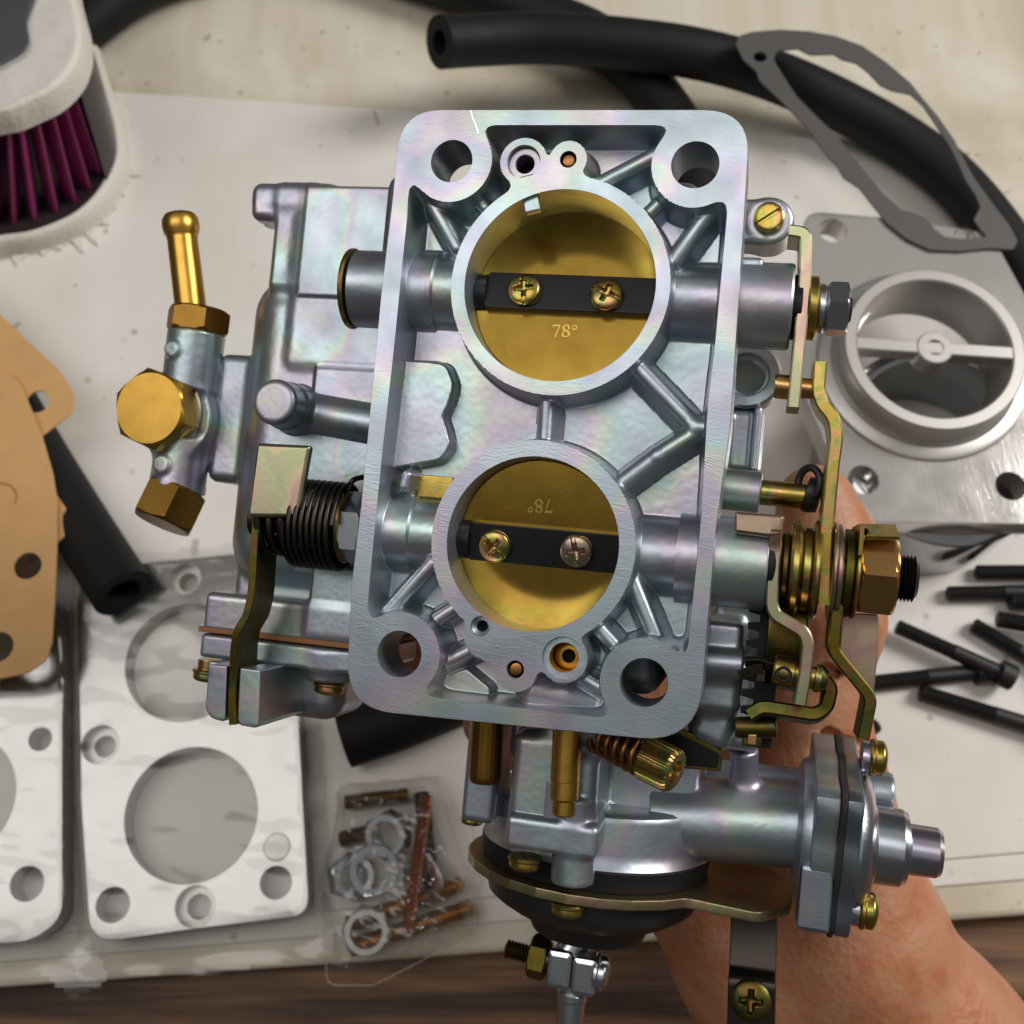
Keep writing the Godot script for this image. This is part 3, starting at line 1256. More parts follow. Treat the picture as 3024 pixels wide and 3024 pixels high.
func throttles(root: Node3D) -> void:
	for k in 2:
		var c: Vector2 = BORE_A if k == 0 else BORE_B
		var r := 17.95 if k == 0 else 16.1
		var s := 1.0 if k == 0 else -1.0
		var tilt := Basis(Vector3.RIGHT, deg_to_rad(-12.0 * s))
		var fr := Transform3D(tilt, Vector3(c.x, c.y, SHAFT_W))
		var oval := PackedVector2Array()
		for j in 96:
			oval.append(Vector2(cos(TAU * j / 96) * r, sin(TAU * j / 96) * r / cos(deg_to_rad(12.0))))
		var g := Geo.new()
		g.prism(oval, fr, -0.8, 0.8, 0.15, 1)
		var plate := part("throttle_plate", g, M.brass_plate, root)
		g = Geo.new()
		g.prism(Geo.soft([Vector2(-r + 2.6, -3.75), Vector2(r, -3.75), Vector2(r, 3.75), Vector2(-r + 2.6, 3.75), Vector2(-r + 1.6, 2.4), Vector2(-r + 1.6, -2.4)], 0.3), fr, -2.8, 2.5, 0.3)
		g.disc(Vector3(c.x - r - 4, c.y, SHAFT_W), Vector3(c.x - r + 2.4, c.y, SHAFT_W), 3.9, 0.2)
		g.disc(Vector3(c.x + r - 0.8, c.y, SHAFT_W), Vector3(c.x + r + 4, c.y, SHAFT_W), 3.9, 0.2)
		part("throttle_shaft", g, M.black_shaft, root)
		var spots := [Vector3(-7.52, 24.4, -7), Vector3(8.48, 24.13, -7)] if k == 0 else [Vector3(-8.66, -25.17, -7), Vector3(7.15, -24.64, -7)]
		for j in 2:
			var q: Vector3 = spots[j]
			q.z = SHAFT_W + (2.6 - s * (q.y - c.y) * 0.0)
			var R := 3.2 if k == 0 else 3.1
			g = Geo.new()
			g.disc(q - Vector3(0, 0, 0.6), q + Vector3(0, 0, 0.5), R, 0.25)
			g.head(q + Vector3(0, 0, 0.4), tilt * Vector3.BACK, R, 1.7, "combo", [0.15, 1.2, 0.9, 0.25][k * 2 + j])
			part("plate_screw", g, M.yellow_zinc if j + k < 2 else M.pale_zinc, root)
		# the angle stamped on the plate
		var t := TextMesh.new()
		t.text = "78°"
		var f := SystemFont.new()
		f.font_names = PackedStringArray(["Droid Serif"])
		f.font_italic = true
		t.font = f
		t.font_size = 32
		t.pixel_size = 0.0034 / 32.0
		t.depth = 0.00012
		var mark := MeshInstance3D.new()
		mark.name = "stamped_angle"
		mark.mesh = t
		mark.material_override = M.stamp
		var at: Vector3 = Vector3(0.93, 16.66, -8) if k == 0 else Vector3(-0.75, -16.39, -8)
		var off := Vector2(at.x - c.x, at.y - c.y)
		mark.transform = Transform3D(tilt * Basis(Vector3.BACK, deg_to_rad(3.0 if k == 0 else 184.0)), (fr * Vector3(off.x, off.y, 0.85)) * MM)
		plate.add_child(mark, true)

func castings(root: Node3D) -> void:
	# block behind the flange
	var b: Array[Prim] = []
	b.append(pbox(Vector3(1.53, -1.09, -37.5), Vector3(29.05, 39.28, 22.5), 4.0, 2.0))
	b.append(pbox(Vector3(3.7, -0.43, -36), Vector3(20.7, 51.16, 19), 4.0, 2.0))
	b.append(pbox(Vector3(-36.88, 36.77, -27.5), Vector3(4.24, 13.47, 12.5), 3.0, 1.0))
	part("throttle_body", nets(b, 1.2), M.dull_zinc, root)
	# float bowl with its bracket and inlet block
	b = []
	b.append(pbox(Vector3(-49.19, 29.83, -43.1), Vector3(14.37, 20.25, 18.9), 2.0, 1.5))
	b.append(pbox(Vector3(-53.11, -3.27, -43.2), Vector3(22.62, 35.68, 18.8), 10.5, 2.0))
	b.append(pbox(Vector3(-73.03, 46.37, -29.1), Vector3(2.73, 4.1, 4.9), 2.0, 1.2))
	b.append(pbox(Vector3(-67.84, 47.75, -28.8), Vector3(7.99, 2.85, 4.2), 2.0, 1.2))
	b.append(pbox(Vector3(-63.13, 38.65, -33.2), Vector3(6.79, 11.7, 8.8), 1.8, 3.0))
	b.append(pbox(Vector3(-77.34, -1.52, -41), Vector3(6.78, 14.87, 9), 2.4, 1.5))
	b.append(pbox(Vector3(-59.62, -36.31, -45), Vector3(13.75, 5.83, 15), 2.0, 1.5))
	b.append(pbox(Vector3(-50.97, 37.67, -26.7), Vector3(11.11, 12.22, 3.3), 0.7, 0.5))
	b.append(pbox(Vector3(-48.31, 5.83, -26.75), Vector3(7.82, 4.45, 3.25), 0.7, 0.5))
	b.append(pbox(Vector3(-48.1, -21.37, -29.75), Vector3(9.66, 13.67, 4.25), 1.0, 1.0))
	b.append(pcyl(Vector3(-75.08, 41.54, -29), Vector3(-75.48, 47.61, -29), 1.3, 1.3, 0.2, 0.4, true))
	part("float_bowl", nets(b, 0.75), M.zinc_casting, root)
	# blind post and the passage that runs from it to the flange
	b = []
	b.append(pcyl(Vector3(-59.63, 0.38, -12), Vector3(-59.63, 0.38, -12) + Vector3(0, 0, -26), 4.8, 5.2, 1.3, 0.8))
	b.append(pcyl(Vector3(-59.63, 0.38, -12) + Vector3(0, 0, -6), Vector3(-59.63, 0.38, -12) + Vector3(0, 0, -30), 5.25, 5.5, 0.6, 0.5))
	b.append(pcyl(Vector3(-59.63, 0.38, -12) + Vector3(0, 0, -12), Vector3(-59.63, 0.38, -12) + Vector3(0, 0, -34), 5.9, 6.2, 0.7, 0.6))
	b.append(pcyl(Vector3(-62.47, 0.66, -25), Vector3(-35.37, -2.18, -25), 4.5, 4.6, 0.5, 1.2))
	part("vent_elbow", nets(b, 0.6), M.zinc_casting, root)
	# boss and end cap of the upper shaft on the left
	var g := Geo.new()
	g.disc(Vector3(-26, BORE_A.y, SHAFT_W), sa(Vector3(-42.6, 23.74, -10)), 7.7, 0.3, 48)
	part("shaft_boss", g, M.zinc_casting, root)
	g = Geo.new()
	var e := sa(Vector3(-43.05, 23.72, -10))
	g.lathe(e, Vector3.LEFT, [[0, 0.3], [7.2, 0.3], [7.9, 0.1], [8.1, 0.5], [8.0, 1.0], [7.2, 1.0], [6.6, 0.6], [0, 0.6]], 48)
	part("shaft_cap", g, M.yellow_zinc, root)
	# small brass insets and shade-black port bottoms of the milled face
	for q in [[pin_a, 1.25, -0.5], [pin_d, 1.25, -0.5]]:
		g = Geo.new()
		g.disc(Vector3(q[0].x, q[0].y, -6), Vector3(q[0].x, q[0].y, q[2]), q[1], 0.4)
		part("brass_plug", g, M.bronze, root)
		g = Geo.new()
		sleeve(g, q[0], 1.62, 0.0, -6.0, 0.1, 32)
		part("plug_hole", g, M.dull_zinc, root)
	g = Geo.new()
	sleeve(g, port_a, 3.2, 0.0, -1.6, 0.15)
	g.lathe(Vector3(port_a.x, port_a.y, -6.0), Vector3.BACK, [[1.75, 0.0], [3.3, 0.0], [3.3, 4.4], [2.9, 4.7], [1.9, 4.7], [1.75, 4.5], [1.75, 0.0]], 40)
	g.box(Vector3(port_a.x + 1.5, port_a.y - 5.6, -2.0), Vector3(1.5, 3.6, 0.9), 0.3, Basis(Vector3.BACK, 0.26))
	part("vacuum_port", g, M.zinc_casting, root)
	g = Geo.new()
	g.disc(Vector3(port_a.x, port_a.y, -6.2), Vector3(port_a.x, port_a.y, -5.6), 1.9, 0.1)
	part("port_shade", g, M.void, root)
	g = Geo.new()
	sleeve(g, port_e, 3.9, 0.0, -1.2, 0.15)
	g.washer(Vector3(port_e.x, port_e.y, -3.0), Vector3(port_e.x, port_e.y, -1.2), 3.95, 2.75, 0.1, 40)
	part("idle_port", g, M.zinc_casting, root)
	g = Geo.new()
	sleeve(g, port_e, 2.75, -1.3, -7.0, 0.3)
	g.lathe(Vector3(port_e.x + 0.2, port_e.y, -7.0), Vector3.BACK, [[1.15, 0], [2.7, 0], [2.7, 1.4], [2.2, 1.7], [1.3, 1.7], [1.15, 1.4], [1.15, 0]], 32)
	part("idle_jet", g, M.brass, root)
	g = Geo.new()
	g.disc(Vector3(port_e.x, port_e.y, -7.6), Vector3(port_e.x, port_e.y, -6.9), 2.6, 0.1)
	part("port_shade", g, M.void, root)
	g = Geo.new()
	sleeve(g, port_c, 1.9, 0.0, -1.0, 0.1)
	g.lathe(Vector3(port_c.x, port_c.y, -4.0), Vector3.BACK, [[1.0, 0], [2.0, 0], [2.0, 3.0], [1.1, 2.4], [1.0, 2.0], [1.0, 0]], 32)
	part("vacuum_port", g, M.zinc_casting, root)
	g = Geo.new()
	g.disc(Vector3(port_c.x, port_c.y, -4.4), Vector3(port_c.x, port_c.y, -3.8), 1.2, 0.1)
	part("port_shade", g, M.void, root)
	g = Geo.new()
	g.bar([Vector3(-19.68, 56.78, 0.02), Vector3(-19.12, 55.35, 0.02), Vector3(-18.24, 53.72, 0.02), Vector3(-17.68, 52.29, 0.02)], Vector3.BACK, 0.16, 0.5, 0.05)
	part("gouge", g, M.bright_steel, root)
	# yellow chip on the recess floor, standing in for a yellowish reflection
	g = Geo.new()
	g.box(Vector3(-22.21, -14.77, -9), Vector3(3.65, 2.23, 0.6), 0.3)
	part("yellow_chip", g, M.yellow_zinc, root)

func fuel_inlet(root: Node3D) -> void:
	var top: Vector3 = Vector3(-89.09, 17.3, -31)
	var low: Vector3 = Vector3(-89.98, -19.78, -31)
	var ax := (low - top).normalized()
	var hub: Vector3 = Vector3(-92.95, -1.87, -31)
	var b: Array[Prim] = []
	b.append(pcyl(top, top + ax * 13.5, 6.5, 6.3, 0.5, 2.0))
	b.append(pcyl(low - ax * 12.5, low, 5.9, 6.4, 0.5, 2.0))
	b.append(pcyl(hub + Vector3(2.0, -1.0, 3.0), hub + Vector3(2.0, -1.0, -16.0), 9.2, 9.6, 0.6, 2.5))
	b.append(pbox(Vector3(-86.88, -1.53, -40.5), Vector3(6.65, 11.62, 7.5), 2.0, 2.5))
	b.append(pcyl(top + ax * 5.0 + Vector3(-1.8, 0, 4.0), top + ax * 5.0 + Vector3(-2.0, 0, 7.0), 2.2, 1.9, 0.6, 1.0))
	b.append(pcyl(low - ax * 6.0 + Vector3(-1.2, 0, 4.0), low - ax * 6.0 + Vector3(-1.3, 0, 6.7), 2.4, 2.1, 0.6, 1.0))
	part("banjo_body", nets(b, 0.6), M.zinc_casting, root)
	var g := Geo.new()
	g.nut(top - ax * 5.6, top + ax * 0.2, 12.6, 0.0, 0.35)
	part("hose_barb_nut", g, M.dark_brass, root)
	g = Geo.new()
	var tip: Vector3 = Vector3(-96.04, 44.49, -30)
	var foot: Vector3 = Vector3(-90.64, 20.43, -31)
	var d := (tip - foot).normalized()
	var l := (tip - foot).length()
	g.lathe(foot, d, [[0, -1.0], [4.0, -1.0], [4.0, 0.6], [3.6, 1.0], [3.45, l - 6.0], [3.6, l - 5.2], [4.05, l - 4.2], [4.25, l - 2.8], [4.1, l - 1.2], [3.5, l - 0.2], [3.0, l], [2.3, l - 0.1], [2.2, l - 3.0], [0, l - 3.0]], 40)
	part("hose_barb", g, M.brass, root)
	g = Geo.new()
	var fp := hub + Vector3(0, 0, 10.5)
	g.nut(fp - Vector3(0, 0, 6.5), fp, 16.2, 0.0, 0.2, Vector3.UP, false)
	part("banjo_bolt", g, M.brass, root)
	g = Geo.new()
	g.washer(fp - Vector3(0, 0, 7.4), fp - Vector3(0, 0, 6.4), 9.0, 4.0, 0.3)
	part("sealing_washer", g, M.satin_aluminium, root)
	g = Geo.new()
	var pa := Vector3(-0.2, -0.93, 0.3).normalized()
	g.nut(low + pa * -1.0, low + pa * 8.0, 13.0, 0.0, 0.5)
	part("inlet_plug", g, M.dark_brass, root)

func left_linkage(root: Node3D) -> void:
	var g := Geo.new()
	g.coil(sb(Vector3(-50.29, -22.93, -10)), sb(Vector3(-40, -23.13, -10)), 8.5, 0.56, 8.0)
	var tail: Vector3 = sb(Vector3(-40, -23.13, -10))
	g.tube(Geo.smooth([tail + Vector3(-0.4, 8.0, 2.0), Vector3(-39.66, -16.6, -7), Vector3(-38.43, -15.1, -6), Vector3(-37.93, -14.27, -8), Vector3(-36.21, -13.37, -12)], 5), 0.56, 9)
	part("return_spring", g, M.spring_steel, root)
	g = Geo.new()
	g.coil(sb(Vector3(-56.54, -22.92, -10)), sb(Vector3(-50.29, -22.93, -10)), 6.3, 0.9, 2.5)
	part("inner_spring", g, M.spring_steel, root)
	g = Geo.new()
	g.nut(sb(Vector3(-40, -23.13, -10)), sb(Vector3(-35.05, -23.24, -10)), 12.6, 0.0, 0.12, Vector3.UP)
	part("spring_bush", g, M.bright_steel, root)
	g = Geo.new()
	g.lathe(sb(Vector3(-40.34, -23.16, -10)), Vector3.RIGHT, [[3, 0], [6.9, 0], [7.3, 0.3], [6.9, 0.7], [3, 0.7], [3, 0]], 40)
	part("brass_ring", g, M.yellow_zinc, root)
	g = Geo.new()
	g.disc(sb(Vector3(-60.25, -23.23, -10)), sb(Vector3(-39.56, -23.09, -10)), 3.6, 0.3)
	part("shaft_end", g, M.spring_steel, root)
	# folded tab facing the camera, and the lever that hangs from its left edge
	g = Geo.new()
	g.prism(Geo.soft([Vector2(-57.48, -9.23), Vector2(-46, -8.98), Vector2(-47.24, -23.33), Vector2(-57.94, -24.14)], 0.7), Transform3D(), -3.8, -1.6, 0.95, 4)
	part("lever_tab", g, M.pale_zinc, root)
	g = Geo.new()
	g.bar(Geo.bend([Vector3(-56.54, -21.98, -7.5), Vector3(-56.72, -24.54, -8), Vector3(-56.51, -30.75, -8), Vector3(-56.15, -39.39, -8), Vector3(-56.73, -43.62, -8), Vector3(-58.49, -46.59, -8), Vector3(-58.87, -50.62, -8.5), Vector3(-58.89, -55.52, -9.4), Vector3(-58.7, -60.43, -9.4), Vector3(-57.94, -65.26, -9.4)], 2.0), Vector3.BACK, 9.5, 1.5, 0.12)
	part("pump_lever", g, M.olive_zinc, root)
	g = Geo.new()
	g.bar(Geo.bend([Vector3(-52.92, -24.15, -9), Vector3(-54.38, -26.77, -9), Vector3(-55.17, -28.09, -9), Vector3(-54.88, -29.56, -9)], 1.0), Vector3.BACK, 3.0, 1.1, 0.2)
	part("spring_hook", g, M.pale_zinc, root)

func pump(root: Node3D) -> void:
	var b: Array[Prim] = []
	b.append(pbox(Vector3(-55.72, -44.65, -37.5), Vector3(17.42, 4.28, 20.5), 1.3, 0.6))
	b.append(pbox(Vector3(-43.55, -39.63, -37.5), Vector3(6.47, 7.94, 20.5), 1.3, 1.5))
	part("pump_housing", nets(b, 0.75), M.zinc_casting, root)
	var g := Geo.new()
	g.box(Vector3(-55.33, -48.44, -37.6), Vector3(18.17, 0.55, 21.4), 0.25)
	part("cork_gasket", g, M.cork_gasket, root)
	b = []
	b.append(pbox(Vector3(-55.28, -51.85, -37.4), Vector3(17.79, 2.57, 20.6), 0.9, 0.6))
	b.append(pcyl(Vector3(-45.47, -50.14, -23), Vector3(-45.26, -56.75, -23), 6.2, 5.6, 0.8, 1.5))
	b.append(pbox(Vector3(-53.65, -59.76, -39), Vector3(8.57, 7.13, 11), 5.0, 3.0))
	part("pump_cover", nets(b, 0.75), M.zinc_casting, root)
	g = Geo.new()
	g.prism(Geo.soft([Vector2(-64.86, -54.15), Vector2(-60.71, -54), Vector2(-59.93, -65.2), Vector2(-63.21, -64.76), Vector2(-64.54, -63.23)], [0.4, 0.4, 1.0, 3.0, 3.0]), Transform3D(), -26, -5.5, 0.4)
	part("pump_clevis", g, M.zinc_casting, root)
	g = Geo.new()
	g.prism(Geo.soft([Vector2(-58.06, -54.02), Vector2(-53.5, -54.02), Vector2(-52.7, -65.55), Vector2(-57.4, -65.3)], [0.4, 0.4, 1.2, 1.2]), Transform3D(), -36, -5.5, 0.4)
	part("pump_clevis", g, M.zinc_casting, root)
	g = Geo.new()
	g.box(Vector3(-64.72, -55.87, -21.5), Vector3(5.94, 0.77, 4.5), 0.4)
	part("clevis_bridge", g, M.zinc_casting, root)
	g = Geo.new()
	g.washer(Vector3(-56.5, -61, -13) , Vector3(-55.92, -60.94, -13), 1.9, 1.1, 0.1)
	part("pivot_bush", g, M.yellow_zinc, root)
	for q in [Vector3(-45.81, -57.59, -24), Vector3(-73.53, -57.97, -23), Vector3(-56.98, -62.34, -46)]:
		g = Geo.new()
		var c: Vector3 = q
		g.disc(c + Vector3(0, 2.5, 0), c + Vector3(0, -0.6, 0), 2.4, 0.2)
		g.washer(c + Vector3(0, 0.4, 0), c + Vector3(0, -0.6, 0), 3.4, 1.0, 0.3)
		g.head(c + Vector3(0, -0.5, 0), Vector3.DOWN, 3.2, 2.0, "cross", 0.4)
		part("pump_screw", g, M.yellow_zinc, root)

func under_flange(root: Node3D) -> void:
	# brass jet carriers
	var g := Geo.new()
	var a: Vector3 = Vector3(-10.83, -57.87, -24)
	var e: Vector3 = Vector3(-10.19, -73.78, -24)
	g.lathe(a, e - a, [[0, 0], [3.35, 0], [3.35, (e - a).length() - 1.6], [3.1, (e - a).length() - 0.4], [2.7, (e - a).length()], [0, (e - a).length()]], 24, 12.0)
	part("jet_holder", g, M.dark_brass, root)
	g = Geo.new()
	a = Vector3(7.35, -57.63, -14.5)
	e = Vector3(8.04, -72.9, -14.5)
	var l := (e - a).length()
	g.lathe(a, e - a, [[0, 0], [2.9, 0], [2.9, l - 3.8], [2.8, l - 3.7], [2.8, l - 0.4], [2.5, l], [2.25, l + 0.1], [2.25, l + 2.6], [2.0, l + 2.9], [0, l + 2.9]], 24, 25.0)
	g.head(e + (e - a).normalized() * 1.4, e - a, 1.95, 1.6, "slot", 0.4, 0.9)
	part("jet_holder", g, M.brass, root)
	var b: Array[Prim] = []
	b.append(pbox(Vector3(-12.31, -71.75, -36.5), Vector3(3.64, 11.85, 7.5), 1.6, 1.5))
	b.append(pbox(Vector3(4.71, -72.41, -32.5), Vector3(8.88, 11.11, 13.5), 2.6, 1.0))
	b.append(pbox(Vector3(5.57, -81.16, -31.75), Vector3(9.32, 3.42, 14.25), 1.4, 0.4))
	b.append(pcyl(Vector3(9.18, -73.21, -22), Vector3(10.04, -90.65, -22), 4.4, 4.3, 0.8, 0.8))
	b.append(pbox(Vector3(0.94, -64.19, -37.5), Vector3(7.67, 4.89, 8.5), 1.5, 1.0))
	b.append(pbox(Vector3(13.07, -58.17, -30), Vector3(12.04, 3.62, 10), 3.0, 4.0))
	b.append(pcap(Vector3(17.66, -60.72, -20), Vector3(11.76, -56.51, -18), 3.8, 6.0, 4.0))
	b.append(pbox(Vector3(20.59, -72.35, -51), Vector3(12.05, 10.6, 11), 2.0, 2.0))
	part("jet_block", nets(b, 0.75), M.zinc_casting, root)
	g = Geo.new()
	g.box(Vector3(6.91, -75.22, -19.35), Vector3(3.44, 4.56, 0.65), 0.25)
	part("rough_pad", g, M.dull_zinc, root)
	screw("small_screw", Vector3(-14.83, -84.22, -36), Vector3(0, -1, 0.15), 2.4, 1.8, M.yellow_zinc, root)
	# idle mixture screw with its spring and knurled head
	var s0: Vector3 = Vector3(13.25, -59.91, -17)
	var s1: Vector3 = Vector3(22.74, -62.34, -13)
	var d := (s1 - s0).normalized()
	g = Geo.new()
	g.coil(s0, s1, [3.2, 3.6], 0.62, 5.5)
	part("idle_spring", g, M.bronze, root)
	g = Geo.new()
	g.disc(s0 - d * 4.0, s1 + d, 1.9, 0.2)
	part("idle_needle", g, M.yellow_zinc, root)
	g = Geo.new()
	var rings := []
	var m := Geo.across(d)
	for q in [[0.01, 0.0], [3.6, 0.0], [4.15, 0.5], [4.15, 6.2], [3.7, 6.9], [2.2, 6.9], [2.0, 5.6], [0.01, 5.6]]:
		var ring := PackedVector3Array()
		for k in 112:
			var t := TAU * k / 112
			var rr: float = q[0] + ([0.16, 0.16, -0.2, -0.2][k % 4] if q[0] > 3.5 else 0.0)
			ring.append(s1 + d * q[1] + (m.x * cos(t) + m.y * sin(t)) * rr)
		rings.append(ring)
	g.loft(rings, true, 25.0)
	part("idle_screw_head", g, M.yellow_zinc, root)

func choke(root: Node3D) -> void:
	var top := Vector3(10.5, -77.6, -52.0)
	var low := Vector3(10.5, -88.8, -52.0)
	var ax := Vector3(0, -1, 0)
	var h := top.y - low.y
	var g := Geo.new()
	g.lathe(top, ax, [[0, 0.2], [20, 0.2], [22.6, 0.3], [23.7, 0.9], [24.2, 2.0], [24.4, h - 3.0], [25.0, h - 1.2], [25.6, h], [20, h], [0, h]], 72)
	part("choke_drum", g, M.zinc_casting, root)
	g = Geo.new()
	g.lathe(top + ax * h, ax, [[0, 0], [25.4, 0.0], [25.7, 0.5], [25.2, 4.4], [0, 4.4]], 72)
	part("choke_seal", g, M.black_rubber, root)
	# olive retaining plate with its long ear, seen nearly edge on
	var c := top + ax * (h + 4.6)
	var fr := Transform3D(Basis(Vector3.RIGHT, Vector3.BACK, Vector3.DOWN), c)
	g = Geo.new()
	var outline: Array = []
	for k in 22:
		var t := deg_to_rad(-40.0 - 280.0 * k / 21.0)
		outline.append(Vector2(cos(t), -sin(t)) * 28.6)
	outline.append_array([Vector2(33, -19), Vector2(40, -14), Vector2(44, -2), Vector2(43, 12), Vector2(36, 21)])
	g.prism(Geo.soft(outline, 3.0, 3), fr, 0.0, 2.1, 0.3)
	part("retaining_plate", g, M.green_zinc, root)
	g = Geo.new()
	g.lathe(c + ax * 2.1, ax, [[0, 0], [23.6, 0], [23.6, 4.0], [23.2, 5.4], [21.5, 6.8], [18.5, 8.6], [15.5, 9.6], [13.8, 11.0], [12.6, 13.6], [0, 14.0]], 72)
	part("choke_cap", g, M.black_plastic, root)
	for q in [Vector3(9.05, -96.29, -26), Vector3(0.2, -87.3, -22)]:
		g = Geo.new()
		g.washer(q + Vector3(0, 0.6, 0), q + Vector3(0, -0.3, 0), 3.6, 1.0, 0.3)
		g.head(q + Vector3(0, -0.2, 0), Vector3.DOWN, 3.3, 2.2, "cross", 0.3)
		part("plate_screw", g, M.yellow_zinc, root)
	# rod clamp below the cap
	var q0: Vector3 = Vector3(0.19, -116.38, -50)
	var q1: Vector3 = Vector3(13.32, -117.44, -50)
	var d := (q1 - q0).normalized()
	g = Geo.new()
	g.nut(q0 - d * 2.0, q0 + d * 2.2, 8.4, 0.0, 0.3)
	part("clamp_nut", g, M.olive_zinc, root)
	g = Geo.new()
	var thr := []
	for k in 15:
		thr.append([1.75 if k % 2 == 0 else 2.15, -2.0 - k * 0.4])
	thr.append([0.01, -8.0])
	thr.insert(0, [0.01, 0.0])
	g.lathe(q0, d, thr, 24, 20.0)
	part("clamp_stud", g, M.olive_zinc, root)
	g = Geo.new()
	g.box((q0 + d * 5.4) + Vector3(0, -0.4, 0), Vector3(2.9, 4.3, 4.0), 1.2)
	g.box((q0 + d * 11.0) + Vector3(0, -0.6, 0), Vector3(2.9, 4.3, 4.0), 1.2)
	g.disc(q0, q1, 2.1, 0.2)
	g.tube([Vector3(10.5, -107, -52), (q0 + q1) * 0.5 + Vector3(0, 2, 0)], 3.2, 20)
	part("rod_clamp", g, M.bright_steel, root)
	g = Geo.new()
	g.washer(q1 - d * 0.4, q1 + d * 0.8, 4.3, 1.0, 0.3)
	g.head(q1 + d * 0.7, d, 3.9, 2.6, "slot", 0.6)
	part("clamp_screw", g, M.bright_steel, root)
	g = Geo.new()
	var r0: Vector3 = Vector3(8.77, -120.1, -50)
	g.lathe(r0 + Vector3(0, 4, 0), Vector3(-0.02, -1, 0), [[0, 0], [3.0, 0], [3.0, 6.0], [3.4, 6.6], [3.4, 8.0], [3.1, 8.4], [3.1, 26], [0, 26]], 32)
	part("clamped_rod", g, M.bright_steel, root)
	# strap at the lower right with its domed screw
	g = Geo.new()
	g.bar(Geo.bend([Vector3(46.49, -98.82, -58), Vector3(47.17, -112.79, -52), Vector3(47.05, -112.74, -48), Vector3(48.01, -128.29, -48)], 1.5), Vector3.RIGHT, 10.0, 1.6, 0.2)
	part("strap", g, M.spring_steel, root)
	screw("strap_screw", Vector3(47.12, -116.33, -46.8), Vector3(0, 0.12, 1), 4.3, 2.6, M.olive_zinc, root, "cross", 0.05)

func pull_off(root: Node3D) -> void:
	var c: Vector3 = Vector3(59.64, -78.35, -46)
	var b: Array[Prim] = []
	# passage from the choke drum
	b.append(pcyl(Vector3(22.9, -80.44, -46), Vector3(56.37, -78.15, -46), 8.7, 8.9, 0.5, 2.5))
	b.append(pcyl(Vector3(33.34, -72.84, -55), Vector3(55.23, -72.21, -55), 4.6, 4.6, 0.5, 2.0))
	b.append(pcyl(Vector3(41.32, -62.89, -42), Vector3(42.15, -75.67, -46), 2.9, 3.1, 0.5, 2.5))
	part("vacuum_passage", nets(b, 0.75), M.zinc_casting, root)
	var x0: Vector3 = Vector3(53.13, -78.62, -46)
	var x1: Vector3 = Vector3(60.71, -78.19, -46)
	var u0 := x0.x
	var u1 := x1.x
	g_lathe("diaphragm_cup", Vector3(u0, c.y, c.z), Vector3.RIGHT, [[0, 0], [12.0, 0], [14.2, 0.8], [15.0, 2.5], [15.3, u1 - u0 - 3.0], [16.2, u1 - u0 - 2.4], [16.2, u1 - u0], [0, u1 - u0]], M.zinc_casting, root)
	# lugs at top and bottom of the flange
	var g := Geo.new()
	var lug := PackedVector2Array()
	for k in 64:
		var t := TAU * k / 64
		var ear := pow(absf(cos(2.0 * (t - PI / 4))), 8.0)
		lug.append(Vector2(cos(t), sin(t)) * (16.4 + 4.8 * ear))
	var fr := Transform3D(Basis(Vector3(0, 0, -1), Vector3.UP, Vector3.RIGHT), Vector3(0, c.y, c.z))
	fr.basis = fr.basis * Basis(Vector3.BACK, PI / 4 - 0.5)
	g.prism(lug, fr, u1 - 5.0, u1 - 0.2, 0.5)
	part("cup_flange", g, M.zinc_casting, root)
	g = Geo.new()
	var big := PackedVector2Array()
	for q in lug:
		big.append(q * 1.02)
	g.prism(big, fr, u1 - 0.2, u1 + 0.9, 0.1, 1)
	part("diaphragm_gasket", g, M.black_gasket, root)
	g = Geo.new()
	g.prism(lug, fr, u1 + 0.9, u1 + 4.2, 0.6)
	part("cover_flange", g, M.milled_zinc, root)
	g_lathe("diaphragm_cover", Vector3(u1 + 4.0, c.y - 1.6, c.z), Vector3.RIGHT, [[0, 0], [15.6, 0], [15.5, 0.8], [14.6, 2.2], [12.8, 3.4], [10.4, 3.9], [8.4, 4.1], [8.0, 4.6], [7.9, 9.8], [7.2, 11.0], [6.0, 11.3], [5.2, 11.6], [5.1, 17.0], [4.5, 17.9], [3.6, 18.0], [0, 18.0]], M.bright_zinc, root)
	for q in [[Vector3(65.65, -61.49, -42), 1.0], [Vector3(66.59, -91.52, -38), 1.0]]:
		var s: Vector3 = q[0]
		s.x = u1 + 4.2
		g = Geo.new()
		g.disc(s, s + Vector3(1.6, 0, 0), 3.4, 0.2)
		part("cover_boss", g, M.bright_zinc, root)
		g = Geo.new()
		g.washer(s + Vector3(1.6, 0, 0), s + Vector3(2.9, 0, 0), 3.9, 1.0, 0.4)
		g.head(s + Vector3(2.8, 0, 0), Vector3.RIGHT, 3.7, 2.6, "cross", 0.5)
		part("cover_screw", g, M.yellow_zinc, root)
	g = Geo.new()
	g.box(Vector3(u1 - 3.4, c.y - 10.6, c.z + 11.0), Vector3(3.2, 6.4, 4.6), 0.8)
	part("cup_pad", g, M.milled_zinc, root)
	g = Geo.new()
	g.disc(Vector3(u1 + 4, c.y + 7.5, c.z - 10), Vector3(u1 + 13, c.y + 7.5, c.z - 10), 4.5, 1.2)
	part("hidden_boss", g, M.zinc_casting, root)

func g_lathe(called: String, a: Vector3, d: Vector3, prof: Array, m: Material, root: Node3D) -> void:
	var g := Geo.new()
	g.lathe(a, d, prof, 72, 26.0)
	part(called, g, m, root)

